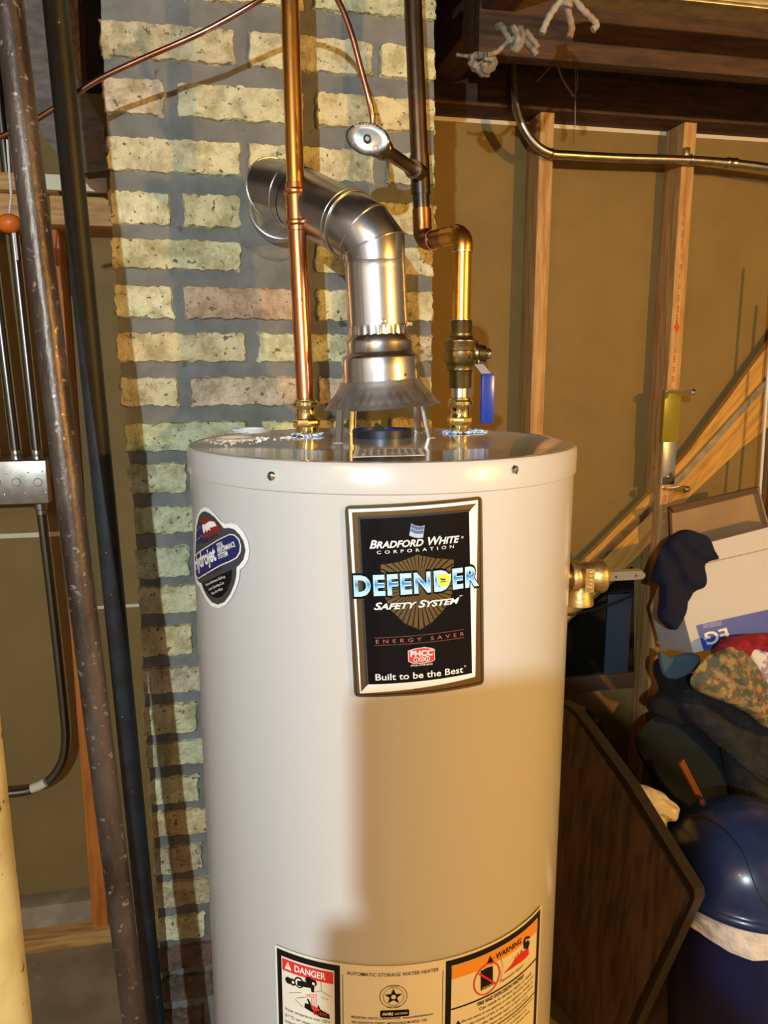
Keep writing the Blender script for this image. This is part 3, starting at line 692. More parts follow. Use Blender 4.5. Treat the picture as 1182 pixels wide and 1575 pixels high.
# warning box
w0=G.uvp(*c8(340,530)); w1=G.uvp(*c8(1086,108)); j0=G.uvp(*c8(384,556)); j1=G.uvp(*c8(1060,168))
R(w0.x,w1.x,vT-.003,vT-.225,'black',2*e)
R(j0.x,j1.x,vT-.010,vT-.22,'cream',3*e)
hb=vT-.0265
R(j0.x,j1.x,vT-.0105,hb,'orange',4*e); wd8=j1.x-j0.x
def TW(t,f0,v,f1,h,k='blackmat',off=5,**kw): G.textuv(t,(j0.x+wd8*f0,v),(j0.x+wd8*f1,v),h,k,off*e,**kw)
TW('WARNING',.43,hb+.0042,.74,.0070,'black',bold=.02)
G.poly([(j0.x+wd8*.33,hb+.0030),(j0.x+wd8*.405,hb+.0030),(j0.x+wd8*.3675,hb+.0125)],'black',5*e,raw=True)
G.circ(c8(662,662),.0182,.0195,'red',6*e,32,w=.0014)
G.poly([c8(612,600),c8(640,590),c8(650,580),c8(705,562),c8(706,712),c8(612,758)],'black',5*e)
G.line(c8(600,622),c8(726,700),.0022,'red',7*e)
G.text('GASOLINE',c8(620,748),c8(700,712),.0026,'cream',6*e)
pts=[c8(692,560),c8(695,520),c8(715,495),c8(735,492),c8(765,505),c8(780,540),c8(785,580),c8(770,620),c8(775,660),c8(752,690)]
for p,q in zip(pts,pts[1:]): G.line(p,q,.0005,'red' if p[0]>700+60 else 'black',5*e)
G.poly([c8(*p) for p in [(785,628),(850,560),(880,510),(885,480),(895,510),(905,455),(915,490),(932,430),(940,455),(985,415),(990,470),(960,505),(900,550)]],'red',5*e)
G.poly([c8(*p) for p in [(948,425),(945,370),(960,335),(990,325),(998,340),(975,350),(990,375),(998,355),(990,395),(978,430)]],'black',6*e)
G.circ(c8(966,358),.0018,.0018,'cream',7*e,10)
a=G.uvp(*c8(765,698)); b=G.uvp(*c8(945,572)); G.textuv('Flammable Vapors',(a.x,a.y),(b.x,a.y+.0005),.0036,'blackmat',5*e,shear=.25)
def hl(px,th=.0014):  # full-width rule at the height seen at the left end
    v=G.uvp(*px).y; R(j0.x,j1.x,v+th/2,v-th/2,'black',5*e); return v
v1=hl(c8(384,905),.0018)
v=G.uvp(*c8(560,872)).y
lines8=[('FIRE AND EXPLOSION HAZARD',.25,.80,.0046,1),('Can result in serious injury or death.',.27,.93,.0038,0),('Do not store or use gasoline or other flammable vapors and',.10,.96,.0034,0),('liquids in the vicinity of this or any other appliance. Storage or',.04,.95,.0034,0),('use of gasoline or other flammable vapors or liquids in the vicinity',.04,.96,.0034,0),('of this or any other appliance can result in serious injury.',.04,.88,.0034,0),
('Do not use or store flammable products such as',.42,.96,.0032,0),('gasoline, solvents or adhesives in the',.42,.86,.0032,0),('same room or area near the water heater.',.42,.92,.0032,0),('Keep flammable products',.42,.7,.0032,0),('far away from heater.',.42,.66,.0032,0)]
y=v1-.0078
for i,(t,f0,f1,h,bd) in enumerate(lines8):
    TW(t,f0,y,f1,h,bold=.02 if bd else .004); y-=.0066
    if i==5: R(j0.x,j1.x,y+.0030,y+.0018,'black',5*e); y-=.0035
G.poly([(j0.x+wd8*.045,v1-.0215),(j0.x+wd8*.09,v1-.0215),(j0.x+wd8*.0675,v1-.0165)],'black',5*e,raw=True)
G.done()
# faint scuff
# ---- things on the lid
p=atZ(590,669.5,TZ)
hx,hy=atZ(588,670,TZ).x,.985
hx=xAt(588,hy,TZ)
m=MB(); m.lathe([(.0385,0),(.0385,.010),(.036,.010),(.036,0)],(hx,hy,TZ),seg=48,cap=False); m.lathe([(.0355,.009),(.0355,-.0)],(hx,hy,TZ),seg=48,mi=1,cap=False)
fr=obj('flue_ring',m,['blueflue','bluein'],parent=wh,label='dark ring with blue inside')
m=MB(); m.box((hx-.012,hy-.002,TZ+.002),(hx+.001,hy+.002,TZ+.016),rot=Matrix.Rotation(.5,3,'Y'));m.box((hx-.03,hy-.001,TZ+.002),(hx+.03,hy+.001,TZ+.009)); obj('flue_baffle',m,'blueflue',parent=wh)
# rating sheet on lid
m=MB(); q=[atZ(546,692,TZ),atZ(648,690,TZ),atZ(654,701,TZ),atZ(542,704,TZ)]; m.prism([V((a.x,a.y,TZ+.0006)) for a in q],(0,0,-.0004))
def lerpq(s,t): 
    a=q[0].lerp(q[1],s);b=q[3].lerp(q[2],s); r=a.lerp(b,t); return V((r.x,r.y,TZ+.001))
for i in range(5):
    t=.12+.17*i
    for k in range(9):
        s0=.07+k*.1; s1=s0+random.uniform(.05,.09); m.prism([lerpq(s0,t),lerpq(s1,t),lerpq(s1,t+.07),lerpq(s0,t+.07)],(0,0,.0001),mi=1)
obj('lid_paper',m,['cream','dgrey'],parent=wh,label='small paper notice stuck on the lid')
# plastic caps on lid
p=atZ(386,664,TZ-.001)
m=MB(); m.lathe([(.026,0),(.028,.003),(.026,.005),(.019,.0045),(.018,.002),(.001,.002)],(p.x,p.y,TZ-.001),seg=40,cap=False); obj('port_cap',m,'white',parent=wh,label='round white plastic cap')
p=atZ(362,675.5,TZ-.001)
m=MB(); m.lathe([(.026,-.001),(.0265,.0018),(.0235,.0022),(.022,0),(.001,0)],(p.x,p.y,TZ-.001),seg=40,cap=False); obj('lid_knockout',m,'lid',parent=wh)
# dust and sealant crumbs
m=MB()
for i in range(95):
    t=random.random(); px=318+t*140; py=680-t*8+random.gauss(0,2.2); p=atZ(px,py,TZ); s=random.uniform(.0006,.0021)*(1.3 if 395<px<445 else .6)
    if (p.x-TX)**2+(p.y-TY)**2>(TR-.012)**2: continue
    m.box((p.x-s,p.y-s,TZ-.0008),(p.x+s,p.y+s,TZ-.0008+s*.7),rot=Matrix.Rotation(random.random()*3,3,'Z'),bev=s*.2)
o=obj('plaster_crumbs',m,'dust',loc=(.06,1.0,TZ)); tag(o,'scatter of white plaster crumbs on the lid left of the copper pipe','crumbs',kind='stuff')
# ---- relief valve on the right side of the tank
pv=V((TX+TR*math.cos(.13),TY-TR*math.sin(.13),0)); ax=V((.985,-.17,0)).normalized()
zr=None
# height from the seen row
zv=atPlane(905,889,V((pv.x,pv.y,0)),V((0,1,0))).z+.004; K=1.28
org=V((pv.x,pv.y,zv))-ax*.004
tv=thing('relief_valve',org,'brass temperature relief valve with steel lever on the right side of the tank','valve')
def sl(pr): return [(r_*K,h_*K) for r_,h_ in pr]
m=MB(); m.lathe(sl([(.014,0),(.0145,.004),(.0135,.006),(.0135,.013)]),org,ax,seg=24); obj('threaded_neck',m,'oldbrass',parent=tv)
m=MB(); m.lathe(sl([(.0150,.012),(.0160,.014),(.0160,.018),(.0145,.020),(.0148,.034),(.0165,.037),(.0168,.044),(.0150,.047),(.008,.050),(.004,.051)]),org,ax,seg=28)
pb=org+ax*.022*K; m.lathe(sl([(.0105,.0),(.011,.010),(.012,.018),(.0142,.026),(.0142,.029),(.010,.030)]),pb,(0,0,-1),seg=28)
fw=ax.cross(V((0,0,1))).normalized()
if fw.y>0: fw=-fw
bx=org+ax*.027*K+fw*.0135*K
m.prism([bx+ax*-.0055+V((0,0,.0155)),bx+ax*.0055+V((0,0,.0155)),bx+ax*.0055+V((0,0,-.0155)),bx+ax*-.0055+V((0,0,-.0155))],fw*.004)
for i_ in range(5): m.box(bx+fw*.0035+V((-.003,-.001,-.011+i_*.005)),bx+fw*.0035+V((.003,.0012,-.0085+i_*.005)),bev=.0004)
obj('valve_body',m,'castbrass',parent=tv)
m=MB(); st=org+ax*.049*K; up=V((0,0,1)); dirn=(ax+V((0,0,.05))).normalized(); u2=dirn.cross(fw).normalized()
if u2.z<0: u2=-u2
pts=[]
for a,b in ((0,-.0052),(.044,-.0052),(.048,-.002),(.048,.002),(.044,.0052),(0,.0052)): pts.append(st+dirn*a+u2*b+fw*.006)
m.prism(pts,-fw*.0015)
m.prism([st+u2*.0052+fw*.006,st+dirn*.044+u2*.0052+fw*.006,st+dirn*.044+u2*.0052-fw*.006,st+u2*.0052-fw*.006],u2*.0012)
for a in (.010,.036): m.lathe([(.0015,0),(.0013,.001)],st+dirn*a+fw*.006,fw,seg=10,mi=1)
obj('test_lever',m,['chrome','blackmat'],parent=tv)
# ------------------------------------------------------------------ draft hood
dh=thing('draft_hood',(hx,hy,TZ),'flared metal draft hood on thin legs over the tank flue','draft hood')
tilt=Matrix.Rotation(math.radians(-4.0),3,'Y'); axh=tilt@V((0,0,1))
zrim=atY(587,625,hy).z; rc=V((hx,hy,zrim))
def hp(py): return atY(587,py,hy).z-zrim
m=MB(); prof=[(.0745,.0),(.0735,.0016),(.0700,.0055),(.0660,.0110),(.0600,.0180),(.0545,.0262),(.0510,.0335),(.0500,hp(588))]
# ribbed skirt
vs=[];fs=[];SG=120
u=tilt@V((1,0,0)); w=tilt@V((0,1,0))
fine=[]
for i in range(len(prof)-1):
    for k in range(3): t=k/3; fine.append((prof[i][0]*(1-t)+prof[i+1][0]*t,prof[i][1]*(1-t)+prof[i+1][1]*t))
fine.append(prof[-1])
for (r,h) in fine:
    for k in range(SG):
        t=2*PI*k/SG; rib=0
        if .005<h<.02: rib=.0013*math.sin(t*38+2*noise.noise(V((math.cos(t),math.sin(t),0))))*math.sin((h-.005)/.015*PI)
        vs.append(rc+axh*h+(u*math.cos(t)+w*math.sin(t))*(r+rib))
for i in range(len(fine)-1):
    for k in range(SG): fs.append((i*SG+k,i*SG+(k+1)%SG,(i+1)*SG+(k+1)%SG,(i+1)*SG+k))
m.add(vs,fs); m.lathe([(.0745,0),(.0755,.0005),(.0745,.0014)],rc,axh,seg=96,cap=False); obj('skirt',m,'hood',parent=dh,smooth=50)
lp=[(520,681),(663,673),(644,665),(541,664)]
for (a,b) in lp:
    g=atZ(a,b,TZ); g.z=TZ-.0005
    dx=V((g.x-hx,g.y-hy,0)); dn=dx.normalized(); top=V((g.x,g.y,0))-dn*.004; top.z=zrim+.004+(g.x-hx)*math.tan(math.radians(4))
    sdv=dn.cross(V((0,0,1)))*.0045
    if a==663: top=top-V((.007,0,0))
    m=MB(); m.prism([g+sdv,g-sdv,top-sdv,top+sdv],-dn*.0012); 
    for sg in (1,-1): m.prism([g+sdv*sg,g+sdv*sg-dn*.004,top+sdv*sg-dn*.004,top+sdv*sg],sdv*(-.2*sg))
    m.box(g+V((-.005,-.003,0)),g+V((.005,.003,.0012)))
    obj('leg',m,'legm',parent=dh)
# ------------------------------------------------------------------ flue pipe
top1=atY(577,404,hy); bot1=V((hx-.001,hy,zrim+hp(586)))
cenp=atY(583,545,hy)
fp=thing('flue_pipe',bot1,'shiny sheet metal flue pipe bending from the draft hood into the chimney','flue pipe')
m=MB()
def zz(py): return atY(584,py,hy).z
ctr=V((hx-.0015,hy,0)); lean=V((atY(577,404,hy).x-ctr.x,0,zz(404)-zz(586))).normalized()
base=V((ctr.x,hy,zz(587)))
hh=lambda py: zz(py)-zz(587)
m.lathe([(.0495,0),(.0492,hh(572)),(.0490,hh(551)),(.0478,hh(547)),(.0440,hh(544)),(.0425,hh(541)),(.0420,hh(528)),(.0405,hh(521)),(.0380,hh(516)),(.0365,hh(514))],base,lean,seg=72,cap=False)
# small dark vent hole and notch
hpz=base+lean*hh(576)
m.lathe([(.0016,0),(.0016,.0006)],hpz+V((.0225,-.0440,0)),V((.4,-.9,0)),seg=12,mi=1)
m.prism([base+V((-.0022,-.0492,.0)),base+V((.0022,-.0492,.0)),base+V((0,-.0494,.0035))],(0,-.0006,0),mi=1)
obj('reducer',m,['alum','blackmat'],parent=fp)
# crimped lower end
m=MB(); vs=[];fs=[];SG=144
for i,py in enumerate((517,513,508,503,500)):
    for k in range(SG):
        t=2*PI*k/SG; am=.0006*(1 if i<3 else (.4 if i==3 else 0)); r=.0372+am*math.copysign(abs(math.sin(t*24))**.5,math.sin(t*24))
        vs.append(base+lean*hh(py)+V((math.cos(t)*r,math.sin(t)*r,0)))
for i in range(4):
    for k in range(SG): fs.append((i*SG+k,i*SG+(k+1)%SG,(i+1)*SG+(k+1)%SG,(i+1)*SG+k))
m.add(vs,fs); obj('crimped_end',m,'alum',parent=fp,smooth=60)
m=MB(); jt=base+lean*hh(404)
m.lathe([(.0378,hh(500)-hh(404)),(.0382,hh(501)-hh(404)),(.0380,-.010),(.0375,-.001),(.0382,0)],jt,lean,seg=72,cap=False)
sc=base+lean*hh(497)+V((-.001,-.0385,0)); m.lathe([(.0032,0),(.0030,.0012),(.0022,.0014),(.0020,.0006),(.0001,.0006)],sc,(0,-1,0),seg=20,cap=False)
m.box(base+lean*hh(500)+V((.037,-.003,0)),base+lean*hh(500)+V((.044,.001,.004)))
obj('straight_pipe',m,'alum',parent=fp)
# elbows: gored, mitred
e1=atY(566,356,hy)      # knee of lower elbow
pA=atY(541,347,1.01); pB=atY(462,306,1.085)
k2a=atY(431,296,1.105); wl=V((vc.x,YC+.03,vc.z)); w0=V((vc.x+.001,YC-.05,vc.z+.0))
low=[jt,jt+lean*.020,atY(560,358,.99),atY(538,344,1.005)]; dirm=(pB-low[-1]).normalized(); low.append(low[-1]+dirm*.006)
m=MB(); rg=m.tube(low,[.0378,.0385,.0395,.0400,.0400],seg=72,caps=False); obj('lower_elbow',m,'alum2',parent=fp,smooth=30)
mb=MB()
for r_ in (rg[1],rg[2]): mb.tube(r_,.0011,seg=8,closed=True)
m2=MB(); low.pop()
rg2=m2.tube([low[-1]-dirm*.004,low[-1]+dirm*.006,low[-1]+dirm*.007,pB],[.0412,.0412,.0398,.0398],seg=72,caps=False); obj('sloping_pipe',m2,'alum2',parent=fp,smooth=30)
for q in (-.003,.005): mb.tube([low[-1]+dirm*q+v_ for v_ in [((rg2[2][k]-(low[-1]+dirm*.007)).normalized()*.0410) for k in range(72)]],.0011,seg=8,closed=True)
m3=MB(); up_=[pB-dirm*.002,pB+dirm*.016,atY(430,297,1.115),w0,V((w0.x,YC-.018,w0.z))]
rg3=m3.tube(up_,[.0405,.0415,.0425,.0430,.0430],seg=72,caps=False); obj('upper_elbow',m3,'alum2',parent=fp,smooth=30)
for r_ in (rg3[1],rg3[2],rg3[3]): mb.tube(r_,.0011,seg=8,closed=True)
obj('elbow_beads',mb,'alum',parent=fp,smooth=60)
m=MB(); m.lathe([(.0405,-.024),(.0405,.02)],(w0.x,YC,w0.z-.002),(0,1,0),seg=60,cap=False); m.lathe([(.0385,.02),(.0385,-.024)],(w0.x,YC,w0.z-.002),(0,1,0),seg=60,cap=False); obj('thimble',m,'hood',parent=fp)
# seam strips and rivets on upper pieces
m=MB()
for t,k in ((.25,0),(.5,0),(.8,0)):
    pass
for (a,b,d) in ((413,313,1.055),(425,318,1.05),(536,309,.965),(545,310,.965),(560,323,.947),(567,333,.944)):
    p=atY(a,b,d); m.lathe([(.0016,0),(.0012,.0012),(.0001,.0015)],p,(-.2,-1,.1),seg=10,cap=False)
# ------------------------------------------------------------------ cold copper pipe
yc=1.028
P0=V((xAt(473,yc,TZ),yc,TZ))
pt=[P0+V((0,0,.0)),atY(456,325,1.04),atY(441,-160,1.05)]; pt[2]=pt[1]+(pt[2]-pt[1])*((CEIL-.004-pt[1].z)/(pt[2].z-pt[1].z))
ax1=(pt[1]-pt[0]).normalized()
cp=thing('cold_water_pipe',P0,'bright copper water pipe rising from a brass fitting left of the flue','pipe')
def along(py,p=pt): # point on pipe axis seen at row py
    for i in range(2):
        a,b=p[i],p[i+1]
        for k in range(600):
            q=a.lerp(b,k/600); v=q-CAM; y=H/2-F*v.dot(UP)/v.dot(FW)
            if y<=py: return q
    return p[2]
m=MB(); m.tube([along(618),along(350),],.0118,seg=28); obj('lower_pipe',m,'copper',parent=cp)
m=MB(); top=along(352); m.tube([along(352),along(295),pt[2]],[.0114]*3,seg=28); obj('upper_pipe',m,'coppergold',parent=cp)
m=MB(); c0=along(357); c1=along(284); d=(c1-c0); Lh=d.length; dn=d.normalized()
m.lathe([(.0118,0),(.0132,.0008),(.0134,Lh*.10),(.0162,Lh*.14),(.0162,Lh*.19),(.0136,Lh*.23),(.0136,Lh*.74),(.0162,Lh*.78),(.0162,Lh*.83),(.0134,Lh*.88),(.0132,Lh-.0008),(.0116,Lh)],c0,dn,seg=32,cap=False); obj('coupling',m,'copper',parent=cp)
def brassfit(parent,org,ax,s=1.,hexr=.0172,total=.050):
    m=MB(); m.lathe([(.0150,0),(.0158,.0015),(.0158,.010)],org,ax,seg=24); 
    vs=[(hexr,.010),(hexr+.0008,.0115),(hexr+.0008,.0195),(hexr,.021)]; m.lathe(vs,org,ax,seg=8)
    m.lathe([(.0150,.021),(.0142,.025),(.0142,.034),(.0152,.036),(.0175,.038),(.0175,.042),(.0150,.044),(.0150,total-.001),(.0122,total)],org,ax,seg=28,cap=False)
    return obj('press_fitting',m,'brass',parent=parent)
brassfit(cp,P0+ax1*.001,ax1,total=.047)
def tapefuzz(parent,p,n=60,extra=None,rad=.019):
    m=MB()
    for i in range(n):
        t=random.random()*2*PI; r=rad*random.uniform(.8,1.1); q=p+V((math.cos(t)*r,math.sin(t)*r,random.uniform(0,.0022)))
        s=random.uniform(.0008,.0022); m.box(q-V((s*1.6,s,s*.4)),q+V((s*1.6,s,s*.4)),rot=Matrix.Rotation(random.random()*3,3,'Z')@Matrix.Rotation(random.uniform(-.6,.6),3,'X'))
    if extra:
        for i in range(70):
            q=extra+V((random.gauss(0,.005),random.gauss(0,.003),abs(random.gauss(0,.0025)))); s=random.uniform(.0008,.002)
            m.box(q-V((s*1.5,s,s*.5)),q+V((s*1.5,s,s*.5)),rot=Matrix.Rotation(random.random()*3,3,'Z')@Matrix.Rotation(random.uniform(-1,1),3,'X'))
    obj('thread_tape',m,'tape',parent=parent)
tapefuzz(cp,P0+V((0,0,.0005)))
# ------------------------------------------------------------------ hot pipe assembly
yh=1.028; Q0=V((xAt(707,yh,TZ),yh,TZ))
hw=thing('hot_water_pipe',Q0,'tarnished copper pipe with tee, two elbows and ball valve right of the flue','pipe')
def qz(py): return atY(707,py,yh).z
q_=lambda py,dx=0: V((Q0.x+dx,yh,qz(py)))
brassfit(hw,Q0+V((0,0,.001)),(0,0,1),total=qz(612)-TZ)
tapefuzz(hw,Q0+V((0,0,.0005)),extra=Q0+V((.022,-.004,0)))
m=MB(); m.tube([q_(622),q_(592)],.0118,seg=24); obj('lower_stub',m,'solder',parent=hw)
vb=thing('ball_valve',q_(560),'old brass ball valve with a blue lever handle above the right brass fitting','valve')
m=MB()
zq=[(597,.0150),(596,.0155),(572,.0155),(571,.0160),(569,.0185),(563,.0185),(561,.0195),(556,.0222),(541,.0228),(540,.0215),(538,.0222),(529,.0222),(527,.0235),(524,.0235),(522,.0190),(520,.0170),(517,.0160),(515,.0155),(512,.0155),(511,.0148),(494,.0148),(492,.0135)]
m.lathe([(r,qz(py)-qz(597)) for py,r in zq],q_(597),(0,0,1),seg=36); 
m.lathe([(.013,-.0016),(.0115,.0)],(Q0.x+.002,yh-.0232,qz(549)),(0,-1,0),seg=4,cap=True) if False else None
# embossed round mark on body
pm=V((Q0.x+.0035,yh-.0222,qz(548))); m.tube([pm+V((math.cos(t*PI/8)*.0042,0,math.sin(t*PI/8)*.0042)) for t in range(16)],.0005,seg=6,closed=True)
for sg in (1,-1): m.tube([pm+V((-.003*sg,-.0003,-.003)),pm+V((.003*sg,-.0003,.003))],.0005,seg=6)
st=V((Q0.x+.018,yh-.002,qz(544))); m.lathe([(.0150,0),(.0150,.005),(.0125,.007),(.0110,.016),(.0080,.018)],st,(1,-.25,0),seg=28)
obj('valve_body',m,'oldbrass',parent=vb)
sx=V((1,-.25,0)).normalized(); hs=st+sx*.017
m=MB(); m.lathe([(.0075,0),(.0075,.003),(.006,.006),(.004,.007)],hs,sx,seg=12); obj('handle_nut',m,'chrome',parent=vb)
# handle: bent strip then vinyl grip
hA=atY(738,548,yh-.005); hB=atY(737,560,yh-.008); hC=atY(751,578,yh-.010); hD=atY(749.5,652,yh-.010)
fd=V((.25,1,0)).normalized(); wv=V((1,-.15,0)).normalized()*.0085
def strip(m,pts,w,th,mi=0):
    for a,b in zip(pts,pts[1:]): m.prism([a-w,a+w,b+w,b-w],fd*th,mi)
m=MB(); strip(m,[hA,hB,hC,hC+V((0,0,-.006))],wv*.75,.003); obj('lever_arm',m,'chrome',parent=vb)
m=MB(); a=hC+V((0,0,.003)); m.box((a.x-.0095,a.y-.004,hD.z),(a.x+.0095,a.y+.006,a.z),bev=.0038); obj('lever_grip',m,'bluevinyl',parent=vb,label='blue vinyl grip')
m=MB(); m.tube([q_(496),q_(385)],.0120,seg=28); obj('riser',m,'coppergold',parent=hw)
# elbow A (top) and cross leg to elbow B, then up
ZE=atY(707,358,yh).z; EA=V((Q0.x+.001,yh,ZE))
pB2=atZ(651,372,ZE); EB=V((pB2.x,min(pB2.y,YC-.035),ZE))
upt=atY(636,130,EB.y+.005); upt2=atY(629,-150,EB.y+.01); upt2=EB+(upt2-EB)*((CEIL-.004-EB.z)/(upt2.z-EB.z))
m=MB(); m.tube(arcbend([q_(386),EA,EA.lerp(EB,.42)],.018,10),.0137,seg=28); 
obj('upper_elbow',m,'coppergold',parent=hw)
m=MB(); m.tube([EA.lerp(EB,.30),EA.lerp(EB,.80)],.0121,seg=24); obj('cross_pipe',m,'coppermid',parent=hw)
TE=EB.lerp(upt,1.0)
def upz(py):  # on upper pipe axis
    a=EB;b=upt2
    for k in range(900):
        q=a.lerp(b,k/900); v=q-CAM
        if H/2-F*v.dot(UP)/v.dot(FW)<=py: return q
m=MB(); m.tube(arcbend([EA.lerp(EB,.72),EB,upz(322)],.017,10),.0134,seg=28); obj('lower_elbow',m,'coppermid',parent=hw)
for p,dv in ((EA.lerp(EB,.735),(EB-EA).normalized()),(q_(387),V((0,0,1))),(q_(493),V((0,0,1)))):
    m=MB(); m.lathe([(.0125,-.0012),(.0140,-.0006),(.0140,.0006),(.0125,.0012)],p,dv,seg=28,cap=False); obj('solder_ring',m,'solder',parent=hw)
m=MB(); m.tube([upz(326),upz(238)],.0118,seg=24); m.tube([upz(300),upz(240)],.0136,seg=28); m.tube([upz(240),upt2],.0122,seg=28)
tee=upz(268)
hc=atY(566,214,.93); bd=(hc-tee).normalized()
m.tube([tee,tee+bd*.034],.0125,seg=24); obj('upper_pipe',m,'copperdark',parent=hw)
# ------------------------------------------------------------------ stop valve on branch
sv=thing('stop_valve',tee+bd*.1,'small angle stop valve with oval chrome handle on the pipe branch','valve')
m=MB(); Lb=(hc-tee).length
m.tube([tee+bd*.03,tee+bd*(Lb-.055)],.0085,seg=20); 
m.lathe([(.0095,0),(.0125,.002),(.0125,.012),(.0105,.014),(.0125,.020),(.0135,.026),(.0135,.034),(.0105,.040),(.007,.050)],hc-bd*.058,bd,seg=22)
obj('valve_body',m,'copperdark',parent=sv)
m=MB(); m.lathe([(.0118,0),(.0128,.002),(.0128,.009),(.0118,.011)],hc-bd*.054,bd,seg=6); obj('packing_nut',m,'chromeworn',parent=sv)
# oval handle
vd=(CAM-hc).normalized(); nh=(bd*.75+vd*.62).normalized()
maj=atY(598,222,.915)-atY(534,204,.915); maj=(maj-nh*maj.dot(nh)).normalized(); mi_=nh.cross(maj)
m=MB(); vs=[];fs=[];SG=48
prof=[(1.0,-.004),(1.03,-.001),(1.0,.0015),(.93,.0024),(.6,.0018),(.25,.0012),(.01,.001)]
for s_,h_ in prof:
    for k in range(SG):
        t=2*PI*k/SG; vs.append(hc+maj*(.0255*s_*math.cos(t))+mi_*(.0165*s_*math.sin(t))+nh*h_)
for i in range(len(prof)-1):
    for k in range(SG): fs.append((i*SG+k,i*SG+(k+1)%SG,(i+1)*SG+(k+1)%SG,(i+1)*SG+k))
fs.append(tuple(range(SG))[::-1]); m.add(vs,fs)
# raised rim lettering and arrows
bm=textbm('BRASSCRAFT',0,.02,1.05); xs=[v.co.x for v in bm.verts]; x0,x1=min(xs),max(xs)
mi2=mi_ if mi_.z>0 else -mi_
for v in bm.verts:
    a_=math.radians(140-100*(v.co.x-x0)/(x1-x0)); rr=.75+.30*(v.co.y/.7)*.75
    v.co=hc+maj*(.0255*rr*math.cos(a_))+mi2*(.0165*rr*math.sin(a_))+nh*.0030
m.bm(bm,1)
for cx,cy in ((-.55,-.35),(.45,-.42)):
    for k in range(8):
        t0=k*.7; p=hc+maj*(.0255*cx+.0028*math.cos(t0))+mi2*(.0165*cy+.0028*math.sin(t0))+nh*.0022; m.lathe([(.0008,0),(.0006,.0008)],p,nh,seg=6,mi=1)
obj('oval_handle',m,['chromeworn','chrome'],parent=sv,smooth=50)
m=MB(); m.lathe([(.0048,0),(.0048,.002),(.0030,.0028),(.0001,.0028)],hc+nh*.001,nh,seg=20,cap=False,mi=0); m.lathe([(.0030,.0028),(.0024,.0036),(.0001,.0036)],hc+nh*.001,nh,seg=16,cap=False,mi=1); obj('handle_screw',m,['blackmat','chrome'],parent=sv)
# ------------------------------------------------------------------ thin copper tube
tb=hc-bd*.022+V((-.002,0,.008))
tp=[(-60,238,1.16),(0,211,1.13),(45,190,1.115),(100,156,1.095),(150,123,1.083),(220,90,1.07),(300,55,1.054),(352,28,1.046),(400,0,1.034),(440,-24,1.006),(478,-34,.970),(505,-20,.955),(524,8,.948),(541,52,.945),(554,100,.945),(567,150,.945)]
pts=[atY(a,b,d) for a,b,d in tp]+[tb+V((0,0,.018)),tb]
m=MB(); m.tube(smoothpath(pts,6),.0034,seg=14)
tt=thing('copper_tube',tb,'thin copper tube sweeping across the bricks down to the stop valve','tube')
obj('tube',m,'coppertube',parent=tt)
m=MB(); m.lathe([(.0058,0),(.0062,.001),(.0062,.007),(.0045,.009)],tb+V((0,0,.004)),pts[-2]-tb,seg=6); obj('compression_nut',m,'castbrass',parent=tt)
# ------------------------------------------------------------------ leaning pipes (left)
def lean_pipe(name,t,b,r,mt,label,group,tiltface=None):
    T=atY(*t);Bt=atY(*b); d=(Bt-T).normalized(); 
    bot=Bt+d*((Bt.z-.004)/(-d.z)); topp=T-d*((2.3-T.z)/(-d.z)) 
    m=MB(); m.tube([bot,topp],r,seg=28); return tag(obj(name,m,mt,loc=bot),label,'pipe',group)
lean_pipe('iron_pipe',(12,0,.905),(208,1575,.875),.0148,'rust','rusty brown iron pipe leaning at the far left in front of the black one','iron pipes leaning left of the chimney')
lean_pipe('iron_pipe',(85,0,1.06),(240,1575,1.15),.0145,'blackpipe','black iron pipe leaning between the rusty pipe and the chimney','iron pipes leaning left of the chimney')
T=atY(-51,1172,.72);Bt=atY(-6,1575,.70); d=(Bt-T).normalized(); bot=Bt+d*((Bt.z-.01)/(-d.z)); tp_=T-d*((2.3-T.z)/(-d.z))
m=MB(); m.tube([bot,tp_],.031,seg=32); tag(obj('yellowed_post',m,'yellowpole',loc=bot),'thick pale yellow spotted post at the lower left corner','post')
# ------------------------------------------------------------------ electrical box and conduits (left)
YB=1.93
a=atY(-95,712,YB); b=atY(75,774,YB); 
jb=thing('junction_box',V(((a.x+b.x)/2,YB+.03,b.z)),'galvanised steel junction box with round knockouts on the left wall','junction box')
m=MB(); m.box((a.x,YB,b.z),(b.x,YW-.03,a.z),bev=.002)
cx=[atY(q,742,YB) for q in (58,25,-6)]
obj('box_shell',m,'steelbox',parent=jb)
for c in cx:
    m=MB(); m.tube([c+V((math.cos(t*PI/12)*.0095,-.0004,math.sin(t*PI/12)*.0095)) for t in range(24)],.0009,seg=6,closed=True); obj('knockout',m,'zinc',parent=jb)
for q in ((10,727),(43,726),(65,725),(7,761),(39,759),(70,758)):
    c=atY(q[0],q[1],YB); m=MB(); m.lathe([(.0022,0),(.0018,.0012),(.0001,.0016)],c,(0,-1,0),seg=10,cap=False); obj('rivet',m,'chrome',parent=jb)
ztop=2.45
